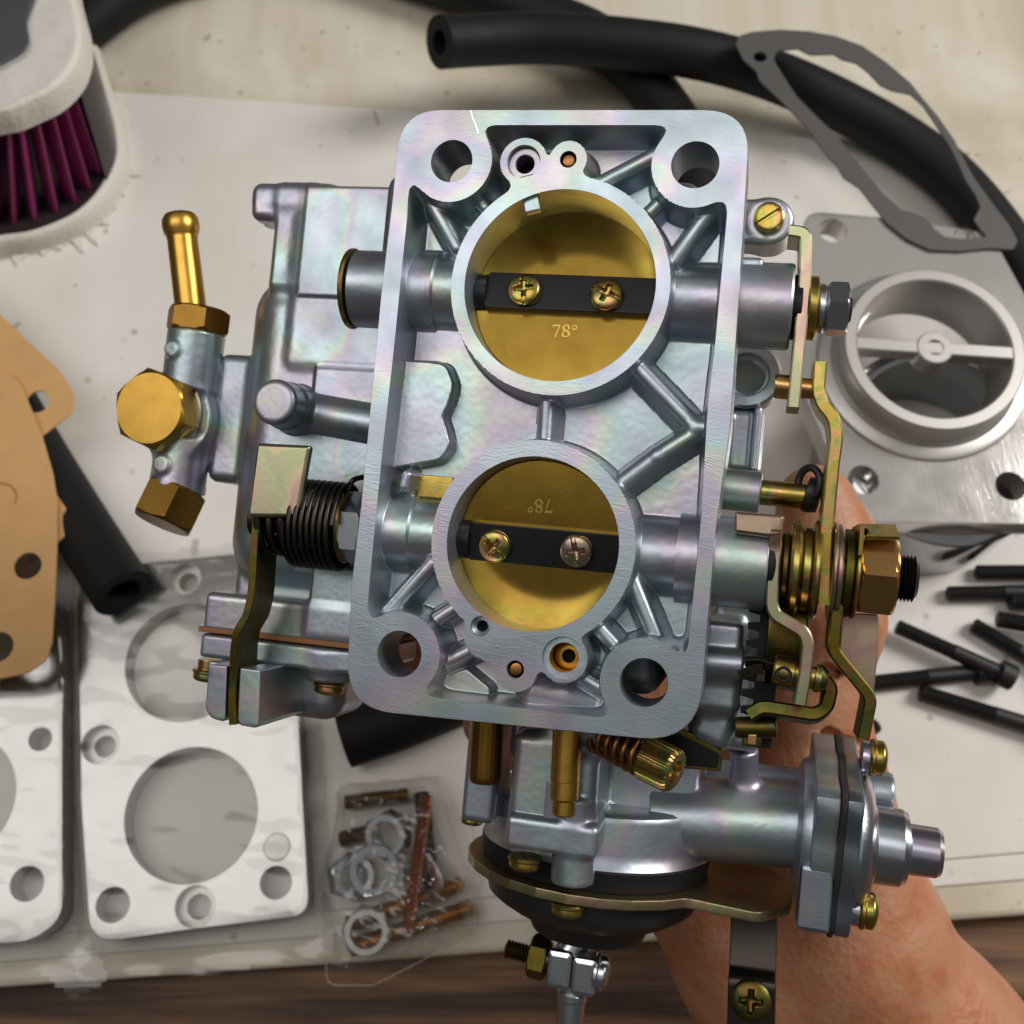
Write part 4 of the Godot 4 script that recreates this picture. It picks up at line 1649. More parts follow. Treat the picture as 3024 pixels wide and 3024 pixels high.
func right_upper(root: Node3D) -> void:
	var g := Geo.new()
	g.lathe(sa(Vector3(30, 0, 0)), Vector3.RIGHT, [[0, 0], [7.9, 0], [8.0, 1.0], [8.0, sa(Vector3(42.81, 23.21, -10)).x - 30.4], [7.7, sa(Vector3(42.81, 23.21, -10)).x - 30], [0, sa(Vector3(42.81, 23.21, -10)).x - 30]], 56)
	part("shaft_boss", g, M.zinc_casting, root)
	g = Geo.new()
	g.disc(sa(Vector3(42.43, 23.2, -10)), sa(Vector3(44.52, 23.29, -10)), 6.0, 0.2)
	part("black_disc", g, M.black_steel, root)  # black disc in the dark gap between boss and lever
	# lug with the slotted screw
	var b: Array[Prim] = []
	b.append(pcyl(Vector3(37.31, 41.86, -14.5), Vector3(37.31, 41.86, -14.5) + Vector3(0, 0, -9), 4.6, 5.0, 1.0, 1.0))
	b.append(pbox(Vector3(33.23, 41.65, -18.75), Vector3(4.09, 4.43, 4.25), 1.2, 1.0))
	b.append(pbox(Vector3(34.88, 30.21, -9.25), Vector3(2.19, 1.91, 3.75), 0.8, 0.8))
	part("stop_lug", nets(b, 0.55), M.zinc_casting, root)
	g = Geo.new()
	g.disc(Vector3(37.18, 42.39, -15.2), Vector3(37.19, 41.81, -13.4), 2.85, 0.2)
	g.head(Vector3(37.19, 41.88, -13.6), Vector3.BACK, 2.85, 1.2, "slot", 2.2, 1.0)
	part("stop_screw", g, M.yellow_zinc, root)
	# levers seen on edge
	g = Geo.new()
	g.bar(Geo.bend([Vector3(41.08, 36.92, -9), Vector3(44.06, 36.61, -9), Vector3(44.68, 27.81, -9), Vector3(44.47, 4.72, -9)], 4.0), Vector3.BACK, 9.0, 2.2, 0.3)
	part("secondary_lever", g, M.pale_zinc, root)
	g = Geo.new()
	g.washer(sa(Vector3(45.66, 23.34, -10)), sa(Vector3(47.37, 23.42, -10)), 5.9, 2.0, 0.25)
	part("yellow_washer", g, M.yellow_zinc, root)
	g = Geo.new()
	g.washer(sa(Vector3(47.46, 23.42, -10)), sa(Vector3(48.78, 23.48, -10)), 4.6, 2.0, 0.3)
	part("spring_washer", g, M.bright_steel, root)
	g = Geo.new()
	g.nut(sa(Vector3(48.88, 23.48, -10)), sa(Vector3(52.91, 23.66, -10)), 8.9, 0.0, PI / 6 + 0.5, Vector3.BACK)
	part("shaft_nut", g, M.bright_steel, root)
	g = Geo.new()
	g.disc(sa(Vector3(51.88, 23.62, -10)), sa(Vector3(53.47, 23.69, -10)), 2.3, 0.3)
	part("shaft_thread", g, M.black_steel, root)
	g = Geo.new()
	var p0: Vector3 = Vector3(40.88, 9.03, -9)
	var p1: Vector3 = Vector3(49.79, 8.88, -9)
	var d := p1 - p0
	g.lathe(p0, d, [[0, 0], [2.1, 0], [2.3, 0.3], [2.3, 2.8], [1.9, 3.0], [1.9, d.length() - 1.8], [2.2, d.length() - 1.6], [2.2, d.length() - 0.6], [1.6, d.length()], [0, d.length()]], 32)
	part("link_pin", g, M.copper_zinc, root)
	g = Geo.new()
	g.bar(Geo.bend([Vector3(48.55, 13.4, -10), Vector3(48.61, 7.99, -10), Vector3(49.45, 5.78, -10), Vector3(51.7, 3.47, -10), Vector3(52.46, -0.1, -10), Vector3(52.19, -5, -10), Vector3(52.13, -11.24, -10), Vector3(52.01, -17.87, -10), Vector3(52.22, -24.06, -10), Vector3(52.63, -30.22, -10)], 1.5), Vector3.BACK, 9.0, 2.35, 0.3)
	part("progressive_lever", g, M.yellow_zinc, root)
	# spring seat and column of the body behind
	var c: Vector3 = Vector3(35.46, 14.97, -32)
	g = Geo.new()
	g.lathe(c + Vector3(0, 0, -8), Vector3.BACK, [[0, 0], [7.0, 0], [7.0, 7.2], [6.4, 8.0], [4.6, 8.0], [4.3, 7.4], [4.3, 6.2], [3.8, 5.9], [4.2, 5.2], [3.6, 4.8], [4.0, 4.2], [3.4, 3.6], [0, 3.4]], 48, 20.0)
	part("threaded_boss", g, M.zinc_casting, root)
	b = []
	b.append(pbox(Vector3(35.4, 1.43, -40.5), Vector3(4.28, 6.59, 7.5), 1.4, 1.0))
	b.append(pbox(Vector3(38.39, 1.68, -35.5), Vector3(0.84, 6.78, 4.5), 0.7, 1.0))
	b.append(pbox(Vector3(31.24, 1.09, -38), Vector3(2.11, 5.93, 10), 1.4, 1.0))
	part("body_rib", nets(b, 0.75), M.zinc_casting, root)
	# return rod
	g = Geo.new()
	g.disc(Vector3(29.47, -10.04, -16), Vector3(40.08, -10.32, -16), 4.0, 0.5)
	part("rod_guide", g, M.zinc_casting, root)
	g = Geo.new()
	g.disc(Vector3(39.48, -10.27, -16), Vector3(50.73, -10.37, -16), 2.45, 0.2)
	part("return_rod", g, M.yellow_zinc, root)
	g = Geo.new()
	var k0: Vector3 = Vector3(48.7, -8.08, -14)
	var loop_ := []
	for k in 25:
		var t := TAU * k / 24
		loop_.append(k0 + Vector3(cos(t) * 1.9, sin(t) * 3.0, cos(t) * 1.5))
	g.tube(loop_, 0.75, 8)
	g.lathe(Vector3(48.07, -9.78, -16), Vector3(50.73, -10.37, -16) - Vector3(48.07, -9.78, -16), [[2.4, 0], [3.3, 0.2], [3.5, 1.2], [3.0, 3.0], [2.4, 3.0], [2.4, 0]], 32)
	part("rod_clip", g, M.black_plastic, root)

func right_lower(root: Node3D) -> void:
	var g := Geo.new()
	var xe := sb(Vector3(42.46, -25.87, -10)).x
	g.lathe(sb(Vector3(26, 0, 0)), Vector3.RIGHT, [[0, 0], [8.4, 0], [8.4, xe - 26.5], [8.1, xe - 26], [0, xe - 26]], 64)
	part("shaft_boss", g, M.zinc_casting, root)
	# discs and collars on the shaft, one after the other
	var row := [[1440, 1462, 8.2, "black_disc", "black_steel"], [1470, 1488, 6.4, "collar", "olive_zinc"], [1488, 1508, 8.6, "bush_flange", "yellow_zinc"], [1509, 1530, 7.6, "bush_groove", "yellow_zinc"], [1530, 1544, 9.1, "bush_flange", "yellow_zinc"],
		[1566, 1572, 9.0, "thin_washer", "pale_zinc"], [1573, 1585, 8.7, "spring_washer", "pale_zinc"], [1586, 1609, 8.0, "lever_hub", "olive_zinc"], [1609, 1617, 8.2, "tab_washer", "yellow_zinc"]]
	var xs := [Vector3(41.69, -25.84, -10).x, Vector3(43.77, -25.65, -10).x, Vector3(44.53, -25.57, -10).x, Vector3(46.22, -25.41, -10).x, Vector3(48.09, -25.23, -10).x, Vector3(50.15, -25.03, -10).x, Vector3(51.45, -24.91, -10).x, Vector3(53.49, -24.71, -10).x, Vector3(54.14, -24.65, -10).x, Vector3(55.25, -24.54, -10).x, Vector3(57.45, -24.33, -10).x, Vector3(58.18, -24.26, -10).x, Vector3(64.82, -23.63, -10).x, Vector3(68.87, -23.24, -10).x]
	var px := [1440, 1462, 1470, 1488, 1508, 1530, 1544, 1566, 1573, 1585, 1609, 1617, 1690, 1735]
	for q in row:
		var x0 := 0.0
		var x1 := 0.0
		for k in px.size():
			if absi(px[k] - q[0]) < 2:
				x0 = xs[k]
			if absi(px[k] - q[1]) < 2:
				x1 = xs[k]
		g = Geo.new()
		g.washer(sb(Vector3(x0, 0, 0)), sb(Vector3(x1, 0, 0)), q[2], 3.0, minf(0.5, (x1 - x0) * 0.3), 56)
		part(q[3], g, M[q[4]], root)
	g = Geo.new()
	g.disc(sb(Vector3(30, 0, 0)), sb(Vector3(xs[12], 0, 0)), 4.2, 0.3)
	part("primary_shaft", g, M.black_steel, root)
	g = Geo.new()
	g.nut(sb(Vector3(xs[11], 0, 0)), sb(Vector3(xs[12], 0, 0)), 13.6, 0.0, 0.0, Vector3.BACK)
	part("shaft_nut", g, M.copper_zinc, root)
	g = Geo.new()
	var thr := [[0.01, -1.0]]
	var n := int((xs[13] - xs[12]) / 0.62)
	for k in n:
		thr.append([4.2, k * 0.62])
		thr.append([3.55, k * 0.62 + 0.31])
	thr.append([3.2, n * 0.62])
	thr.append([0.01, n * 0.62])
	g.lathe(sb(Vector3(xs[12], 0, 0)), Vector3.RIGHT, thr, 40, 20.0)
	part("shaft_thread", g, M.black_steel, root)
	# the locking lip folded over the nut
	g = Geo.new()
	var lip := sb(Vector3(xs[11], 0, 0)) + Vector3(-0.5, 0, 0)
	g.bar(Geo.bend([lip + Vector3(0, 2.0, 6.4), lip + Vector3(0, 7.6, 4.0), lip + Vector3(6.4, 8.0, 4.0)], 0.8), Vector3(0, 0.4, -1), 6.5, 0.7, 0.1)
	part("locking_lip", g, M.yellow_zinc, root)
	# stop tab and its wavy strip, seen on edge
	g = Geo.new()
	g.prism(Geo.soft([Vector2(35.77, -15.08), Vector2(44.44, -15.08), Vector2(44.43, -18.75), Vector2(41.84, -19.23), Vector2(35.97, -18.92)], 0.6), Transform3D(), -4.0, -1.5, 0.7, 3)
	part("stop_tab", g, M.pale_zinc, root)
	g = Geo.new()
	g.bar(Geo.bend([Vector3(43.11, -16.7, -5), Vector3(43.35, -20.49, -6), Vector3(43.33, -24.81, -6), Vector3(43.57, -31.02, -6), Vector3(44.26, -32.67, -6), Vector3(47.46, -34.25, -6), Vector3(49.47, -35.17, -6), Vector3(50.39, -37.45, -6), Vector3(50.26, -42.67, -6), Vector3(49.77, -47.93, -6)], 1.3), Vector3.BACK, 7.5, 2.2, 0.3)
	part("throttle_lever", g, M.pale_zinc, root)
	# toothed quadrant and the dark drum behind it
	g = Geo.new()
	var comb: Array = []
	for k in 9:
		var y := 4.0 - k * 3.2
		comb.append_array([Vector2(0.0, y), Vector2(-2.2, y - 0.4), Vector2(-2.2, y - 1.5), Vector2(0.0, y - 1.9)])
	comb.append_array([Vector2(0, -26), Vector2(4, -26), Vector2(4, 4)])
	g.prism(PackedVector2Array(comb), Transform3D(Basis.IDENTITY, Vector3(41.94, -32.52, -17)), -3.0, 0.0, 0.0)
	part("toothed_quadrant", g, M.black_steel, root)
	g = Geo.new()
	g.disc(Vector3(43.34, -36.67, -22), Vector3(50.74, -36.7, -22), 11.0, 0.6)
	part("dark_drum", g, M.olive_zinc, root)
	# body casting at the lower right of the flange
	var b: Array[Prim] = []
	b.append(pbox(Vector3(34.53, -38.7, -30), Vector3(4.52, 3.24, 15), 1.2, 1.0))
	b.append(pcyl(Vector3(29.33, -43.54, -16), Vector3(39.67, -43.18, -16), 3.0, 3.0, 0.4, 1.0))
	b.append(pbox(Vector3(32.76, -48.97, -30.5), Vector3(6.93, 4.15, 14.5), 2.0, 2.0))
	b.append(pbox(Vector3(34.92, -55.94, -31.5), Vector3(4.57, 4.27, 13.5), 3.0, 2.0, Basis(Vector3.BACK, -0.35)))
	b.append(pbox(Vector3(38.65, -46.65, -44), Vector3(5.67, 16.33, 8), 2.5, 2.0))
	part("lower_body", nets(b, 0.75), M.zinc_casting, root)
	g = Geo.new()
	g.prism(Geo.soft([Vector2(28.06, -56.89), Vector2(30.97, -57.82), Vector2(37.17, -60.57), Vector2(37.03, -64.35), Vector2(28.74, -64.75), Vector2(23.9, -63.72), Vector2(23.38, -57.83)], 0.5), Transform3D(), -20.6, -19.0, 0.25)
	part("cam_plate", g, M.olive_zinc, root)
	g = Geo.new()
	g.prism(Geo.soft([Vector2(28.43, -58.07), Vector2(30.86, -58.95), Vector2(36.52, -60.93), Vector2(36.41, -63.76), Vector2(28.95, -64.04), Vector2(24.37, -63.11), Vector2(23.97, -58.64)], 0.5), Transform3D(), -19.2, -18.7, 0.1)
	part("cam_face", g, M.black_steel, root)
	# swivel with its cotter, and the hooked arm below
	g = Geo.new()
	var a0: Vector3 = Vector3(44.87, -42.62, -7)
	var a1: Vector3 = Vector3(54.36, -43.51, -7)
	g.lathe(a0, a1 - a0, [[0, 0], [2.4, 0], [2.7, 0.3], [2.7, 3.6], [2.2, 3.8], [2.2, 7.2], [2.6, 7.4], [2.6, (a1 - a0).length() - 1.2], [1.6, (a1 - a0).length()], [0, (a1 - a0).length()]], 32)
	part("swivel", g, M.yellow_zinc, root)
	g = Geo.new()
	g.washer(Vector3(46.64, -43.26, -4.6), Vector3(46.63, -43.21, -4.1), 1.5, 0.9, 0.15)
	part("swivel_hole", g, M.black_steel, root)
	g = Geo.new()
	g.bar(Geo.smooth([Vector3(39.83, -42.21, -8), Vector3(42.11, -41.86, -8), Vector3(44.98, -42.36, -8)], 4), Vector3(0, 1, 0.4), 1.5, 0.6, 0.1)
	g.bar(Geo.smooth([Vector3(38.94, -44.52, -7), Vector3(41.35, -43.35, -7), Vector3(43.05, -42.83, -7)], 4), Vector3(0, 1, 0.2), 2.0, 0.5, 0.1)
	g.box(Vector3(42.83, -44.18, -8), Vector3(0.75, 1.1, 1), 0.2)
	part("cotter_clip", g, M.spring_steel, root)
	g = Geo.new()
	g.bar(Geo.bend([Vector3(53.78, -44.28, -12), Vector3(55.2, -45.69, -12), Vector3(54.93, -49.08, -12), Vector3(53.01, -50.89, -12), Vector3(48.18, -50.69, -12), Vector3(43.53, -50.58, -12), Vector3(41.65, -52.06, -12)], 2.0), Vector3(0, 0.25, 1), 6.5, 2.6, 0.4)
	part("hooked_arm", g, M.olive_zinc, root)
	g = Geo.new()
	g.disc(Vector3(38.96, -54.94, -14), Vector3(46.62, -53.87, -14), 2.0, 0.6)
	part("hook_pin", g, M.olive_zinc, root)
	g = Geo.new()
	g.box(Vector3(42.25, -56.61, -16.5), Vector3(1.77, 1.41, 3.5), 0.4)
	part("hook_block", g, M.olive_zinc, root)
	g = Geo.new()
	g.box(Vector3(42.3, -56.54, -12.9), Vector3(0.8, 1.0, 0.6), 0.2)
	part("hook_screw", g, M.copper_zinc, root)
	# cable lever: dark edge towards the camera, broad face behind it
	g = Geo.new()
	g.bar(Geo.bend([Vector3(55.35, -26.07, -9), Vector3(54.81, -34.12, -9), Vector3(54.86, -38.11, -9), Vector3(56.68, -40.12, -9), Vector3(61.41, -45.08, -9), Vector3(61.83, -46.34, -9), Vector3(61.09, -53.01, -9)], 2.0), Vector3.BACK, 8.5, 2.1, 0.25)
	part("cable_lever", g, M.olive_zinc, root)
	g = Geo.new()
	g.prism(Geo.soft([Vector2(56.5, -31.47), Vector2(63.09, -31.12), Vector2(63.44, -38.41), Vector2(63.21, -46.52), Vector2(63.22, -53.47), Vector2(61.39, -53.48), Vector2(61.97, -45.77), Vector2(56.56, -39.17)], 0.8), Transform3D(), -15.6, -14.0, 0.25)
	part("lever_face", g, M.pale_zinc, root)


# ---------------------------------------------------------------- bench
const UP_XZ := Transform3D(Vector3(1, 0, 0), Vector3(0, 0, 1), Vector3(0, -1, 0), Vector3.ZERO)   # outline (x, z) laid flat; pushing by -h raises it

# a flat outline given in bench coordinates (x, z), from height y0 to y1
func slab(g: Geo, poly: PackedVector2Array, y0: float, y1: float, bev := 0.0, holes := [], steps := 2) -> void:
	g.prism(poly, UP_XZ, -y1, -y0, bev, steps, holes)

func pv(a: Array) -> PackedVector2Array:
	return PackedVector2Array(a)

func bench() -> void:
	var g := Geo.new()
	g.box(Vector3(0, -32, 0), Vector3(900, 20, 700), 2.0)
	struct("wooden_table", g, M.dark_wood)
	g = Geo.new()
	slab(g, Geo.soft([Vector2(-275.95, 166.93), Vector2(280.41, 130.76), Vector2(529.37, -406.03), Vector2(-563.73, -406.03)], 4.0), -12, 0, 2.2, [], 3)
	struct("board", g, M.white_board)
	g = Geo.new()
	slab(g, Geo.soft([Vector2(-260.59, 159.56), Vector2(265.33, 119.82), Vector2(289.87, -56.86), Vector2(209.12, -94.06), Vector2(180.37, -158.27), Vector2(161.15, -162.25), Vector2(-354.6, -203.98)], 3.0), 0.02, 1.2, 0.5)
	struct("lower_sheet", g, M.white_sheet)
	g = Geo.new()
	slab(g, Geo.soft([Vector2(-261.32, 152.88), Vector2(266.57, 111.09), Vector2(287.73, -51.65), Vector2(206.48, -92.01), Vector2(177.84, -156.37), Vector2(158.22, -159.94), Vector2(-352.99, -201.58)], 3.0), 1.22, 2.4, 0.5)
	struct("white_sheet", g, M.white_sheet)

func clutter() -> void:
	hoses()
	filter()
	paper_gaskets()
	alloy_plates()
	hardware_bag()
	adapter()
	metal_gasket()
	bolts_on_bench()
	hand()

func hose(label: String, path: Array, r: float, ri: float) -> void:
	var p := Geo.smooth(path, 8)
	var base: Vector3 = path[0]
	base.y = 2.4
	var o := thing("rubber_hose", label, "hose", base)
	var g := Geo.new()
	g.tube(p, r, 40, ri, 60.0)
	part("hose_wall", g, M.black_rubber, o, "", base)

func hoses() -> void:
	hose("long black rubber hose looping behind the carburetor, one cut end below its lower left corner", [Vector3(-198.02, 12.4, -187.61), Vector3(-175.77, 12.4, -218.23), Vector3(-144.97, 12.4, -244.36), Vector3(-93.54, 12.4, -259.31), Vector3(-37.76, 12.4, -241.4), Vector3(3.14, 12.4, -222.51), Vector3(36.33, 12.4, -205.53), Vector3(58.37, 12.4, -178.15), Vector3(72.22, 12.4, -135.34), Vector3(63.5, 12.4, -50.97), Vector3(28.35, 12.4, 20.97), Vector3(-4.62, 12.4, 60.1), Vector3(-29.11, 12.4, 73.94), Vector3(-55.45, 12.4, 83.31)], 10.2, 5.4)
	hose("black rubber hose with its open end at the top, curving down beneath the grey gasket", [Vector3(-27.6, 45, -173.82), Vector3(-19.97, 41.5, -177.74), Vector3(-9.49, 37.5, -182.16), Vector3(7.09, 34, -186.24), Vector3(28, 33, -186.13), Vector3(48.95, 32, -184.7), Vector3(70.07, 30, -182.87), Vector3(91.65, 26, -180.2), Vector3(113.53, 21, -175.17), Vector3(135.01, 17, -166.27), Vector3(156.24, 13, -154.74), Vector3(173.33, 12.4, -137.85), Vector3(185.53, 12.4, -118.01), Vector3(194.97, 12.4, -95.23), Vector3(202.95, 12.4, -64.24)], 9.7, 4.6)
	hose("short black rubber hose stub sticking out from under the tan paper gaskets", [Vector3(-204.1, 12.4, -68.73), Vector3(-182.85, 12.8, -35.66), Vector3(-167.67, 13.6, -13.38), Vector3(-150.15, 16.4, 10.67), Vector3(-129.81, 22.5, 37.17)], 10.3, 6.2)

func filter() -> void:
	var low := [Vector3(-281.92, 7, -81.01), Vector3(-238.75, 7, -89.19), Vector3(-211.89, 7, -99.87), Vector3(-200.5, 7, -106.12), Vector3(-188.37, 7, -108.3), Vector3(-178.7, 7, -111.95), Vector3(-168.88, 7, -118.08), Vector3(-161.66, 7, -127.27), Vector3(-157.5, 7, -138.11), Vector3(-156.18, 7, -148.36), Vector3(-158.61, 7, -161.4), Vector3(-163.45, 7, -176.06), Vector3(-170.7, 7, -195.19), Vector3(-180.27, 7, -220.62), Vector3(-190.25, 7, -244.04), Vector3(-210.93, 7, -259.09), Vector3(-260.95, 7, -265.2), Vector3(-323.38, 7, -262.14)]
	var high := [Vector3(-257.78, 58, -115.66), Vector3(-217.43, 58, -118.59), Vector3(-192.02, 58, -122.68), Vector3(-181.15, 58, -124.97), Vector3(-175.74, 58, -126.35), Vector3(-170.21, 58, -129.57), Vector3(-163.65, 58, -133.74), Vector3(-158.76, 58, -139.35), Vector3(-155.34, 58, -146.44), Vector3(-154.22, 58, -155.3), Vector3(-154.99, 58, -162.59), Vector3(-156.75, 58, -169.97), Vector3(-158.95, 58, -176.19), Vector3(-161.9, 58, -185.01), Vector3(-165.66, 58, -196.55), Vector3(-183.36, 58, -214.94), Vector3(-227.35, 58, -223), Vector3(-282.35, 58, -223)]
	var base: Vector3 = low[3]
	base.x -= 50.0
	base.y = 2.4
	var o := thing("air_filter", "oval air filter with magenta pleats and white rubber ends at the upper left", "air filter", base)
	var L := Geo.smooth(low + [low[0]], 5)
	var H := Geo.smooth(high + [high[0]], 5)
	L.pop_back()
	H.pop_back()
	var n := L.size()
	var mid_l := Vector3.ZERO
	var mid_h := Vector3.ZERO
	for k in n:
		mid_l += L[k] / n
		mid_h += H[k] / n
	# an outline shrunk by `by` at share t of the height
	var at := func(t: float, by: float) -> PackedVector3Array:
		var ring := PackedVector3Array()
		for k in n:
			var q: Vector3 = L[k].lerp(H[k], t)
			var c := mid_l.lerp(mid_h, t)
			ring.append(q + (c - q).normalized() * by)
		return ring
	var g := Geo.new()
	g.loft([shift(at.call(0.0, 2.0), -4.6), shift(at.call(0.0, 0.3), -4.0), shift(at.call(0.0, 0.0), 1.0), shift(at.call(0.0, 0.4), 4.0), shift(at.call(0.0, 1.6), 5.4), shift(at.call(0.0, 3.5), 5.8), shift(at.call(0.0, 8.0), 5.8)], true, 40.0)
	part("base_ring", g, M.white_rubber, o, "", base)
	g = Geo.new()
	g.loft([shift(at.call(1.0, 1.5), -6.5), shift(at.call(1.0, 0.3), -5.5), shift(at.call(1.0, 0.0), 0.0), shift(at.call(1.0, 0.4), 4.4), shift(at.call(1.0, 1.6), 5.6), shift(at.call(1.0, 3.0), 5.9), shift(at.call(1.0, 5.0), 5.4), shift(at.call(1.0, 14.0), 5.0)], true, 40.0)
	var cap := part("top_ring", g, M.white_rubber, o, "", base)
	g = Geo.new()
	g.loft([shift(at.call(1.0, 19.0), 4.9), shift(at.call(1.0, 19.4), 7.2), shift(at.call(1.0, 21.0), 7.6)], true, 30.0)
	part("grey_lid", g, M.grey_lid, o, "", base)
	g = Geo.new()
	crumpled(g, at.call(1.0, 2.2), 6.4, mid_h, 19)
	part("shrink_film", g, M.milky_film, o, "", base)
	# core, pleats and the dark wire frame
	g = Geo.new()
	g.loft([shift(at.call(0.0, 13.0), 4.0), shift(at.call(1.0, 11.0), -5.0)], true, 60.0)
	part("filter_core", g, M.dark_frame, o, "", base)
	var walk := 0.0
	for k in range(1, n):
		walk += L[k].distance_to(L[k - 1])
		if walk < 8.6:
			continue
		walk = 0.0
		g = Geo.new()
		var rings := []
		for t in [[0.06, 6.0], [0.2, 5.0], [0.9, 3.6]]:
			var q: Vector3 = L[k].lerp(H[k], t[0])
			var c := mid_l.lerp(mid_h, t[0])
			var inw := (c - q).normalized()
			var side: Vector3 = (L[k] - L[k - 1]).normalized()
			rings.append(PackedVector3Array([q + inw * t[1] - side * 0.7, q + inw * (t[1] - 0.6), q + inw * t[1] + side * 0.7, q + inw * (t[1] + 8.0) + side * 2.6, q + inw * (t[1] + 8.0) - side * 2.6]))
		g.loft(rings, true, 30.0)
		part("pleat", g, M.magenta_pleat, o, "", base)
	g = Geo.new()
	var rows := [PackedVector3Array(), PackedVector3Array(), PackedVector3Array()]
	for k in range(38, 72):
		var q: Array = [L[k] + Vector3(0, 5, 0), L[k].lerp(H[k], 0.5), H[k] - Vector3(0, 5, 0)]
		for j in 3:
			rows[j].append(q[j] + (mid_l.lerp(mid_h, j * 0.5) - q[j]).normalized() * [2.4, 1.6, 1.2][j])
	g.loft(rows, false, 40.0, false)
	part("side_band", g, M.purple_film, o, "", base)
	g = Geo.new()
	g.tube(Geo.smooth([Vector3(-159.51, 50, -154.05), Vector3(-158.59, 48, -153.39), Vector3(-159.47, 42, -152.51), Vector3(-159.97, 34, -149.68), Vector3(-158.88, 32, -149.86), Vector3(-157.74, 34, -151.17), Vector3(-156.93, 43, -154.1), Vector3(-156.88, 48, -155.35)], 4), 0.55, 8)
	part("wire_clip", g, M.white_rubber, o, "", base)
	# torn flash along the base
	g = Geo.new()
	var r := RandomNumberGenerator.new()
	r.seed = 12
	var rip := FastNoiseLite.new()
	rip.seed = 3
	rip.frequency = 0.13
	var edge: Array = []
	var back: Array = []
	for k in range(10, 48):
		var c: Vector3 = L[k]
		var d := (c - mid_l).normalized()
		for j in 3:
			var q := c.lerp(L[k + 1], j / 3.0)
			var tear := maxf(0.0, rip.get_noise_1d(k * 3.0 + j)) * 9.0 * (1.5 if k > 26 and k < 34 else 1.0) + r.randf() * 0.4
			edge.append(Vector2(q.x + d.x * tear, q.z + d.z * tear))
			back.append(Vector2(q.x - d.x * 3.0, q.z - d.z * 3.0))
	back.reverse()
	slab(g, PackedVector2Array(edge + back), 2.45, 3.3, 0.0)
	part("torn_edge", g, M.white_rubber, o, "", base)
	# dark tray inside the base ring
	g = Geo.new()
	g.loft([shift(at.call(0.0, 3.0), 5.9), shift(at.call(0.0, 3.3), 6.6), shift(at.call(0.0, 6.0), 6.4), shift(at.call(0.0, 9.0), 6.1), shift(at.call(0.0, 14.0), 6.1)], true, 40.0)
	part("dark_tray", g, M.dark_frame, o, "", base)

func shift(q: PackedVector3Array, up: float) -> PackedVector3Array:
	var out := PackedVector3Array()
	for p in q:
		out.append(p + Vector3(0, up, 0))
	return out

# a crumpled sheet filling an outline
func crumpled(g: Geo, ring: PackedVector3Array, up: float, mid: Vector3, seed_: int) -> void:
	var f := FastNoiseLite.new()
	f.seed = seed_
	f.frequency = 0.06
	f.noise_type = FastNoiseLite.TYPE_CELLULAR
	var rows := []
	for j in 14:
		var t := j / 13.0
		var row := PackedVector3Array()
		for p in ring:
			var q := p.lerp(Vector3(mid.x, p.y, mid.z), t * 0.999)
			q.y += up + (f.get_noise_2d(q.x, q.z) + 0.6) * 2.2 * smoothstep(0.0, 0.2, t)
			row.append(q)
		rows.append(row)
	rows.reverse()
	g.loft(rows, false, 25.0)

func paper_gaskets() -> void:
	var base: Vector3 = Vector3(-173.29, 25, -31.92)
	var o := thing("paper_gasket", "tan paper gasket underneath, its pointed corner and grey hole showing past the upper one", "gasket", base, "tan paper gaskets at the left edge")
	var g := Geo.new()
	slab(g, Geo.soft([Vector2(-232, -107.98), Vector2(-185.86, -66.57), Vector2(-160.49, -43.57), Vector2(-154.72, -35.28), Vector2(-153.71, -27.91), Vector2(-163.57, -18.65), Vector2(-167.56, -11.11), Vector2(-157.05, 1.37), Vector2(-149.41, 10.92), Vector2(-149.5, 16.94), Vector2(-152.87, 20.68), Vector2(-160.85, 24.01), Vector2(-208.19, 15.82)], [2, 20, 20, 5, 5, 1, 8, 8, 5, 4, 3, 3, 3]), 25.6, 26.5, 0.15, [Geo.circle(Vector2(-166.97, -31.75), 4.3)], 1)
	part("gasket_sheet", g, M.gasket_paper, o, "", base)
	base = Vector3(-161.51, 27, 16.28)
	o = thing("paper_gasket", "tan paper gasket on top, with round dark bolt holes near its rounded lower corner", "gasket", base, "tan paper gaskets at the left edge")
	g = Geo.new()
	slab(g, Geo.soft([Vector2(-220.28, -51.17), Vector2(-177.62, -42.38), Vector2(-172.7, -37), Vector2(-162.93, -18.38), Vector2(-156.79, -3.45), Vector2(-154.12, 5.77), Vector2(-151.81, 21.54), Vector2(-149.69, 41.88), Vector2(-148.61, 55.24), Vector2(-149.6, 61.11), Vector2(-154.74, 65.22), Vector2(-162.56, 66.92), Vector2(-197.31, 68.27)], [2, 6, 6, 20, 10, 10, 10, 10, 5, 4, 5, 8, 2]), 27.9, 28.7, 0.15, [Geo.circle(Vector2(-160.4, 29.41), 4.6), Geo.circle(Vector2(-165.87, 56.77), 5.0)], 1)
	part("gasket_sheet", g, M.gasket_paper, o, "", base)
	g = Geo.new()
	g.bar(Geo.smooth([Vector3(-178.28, 28.8, 0.15), Vector3(-172.56, 28.8, 0.15), Vector3(-169.46, 28.8, 1.69), Vector3(-167.77, 28.8, 4.36), Vector3(-167.86, 28.8, 7.4)], 5), Vector3.UP, 0.5, 0.5, 0.1)
	part("cut_line", g, M.cork_gasket, o, "", base)

func ring_hole(c: Vector2, r: float) -> PackedVector2Array:
	return Geo.circle(c, r, 32)

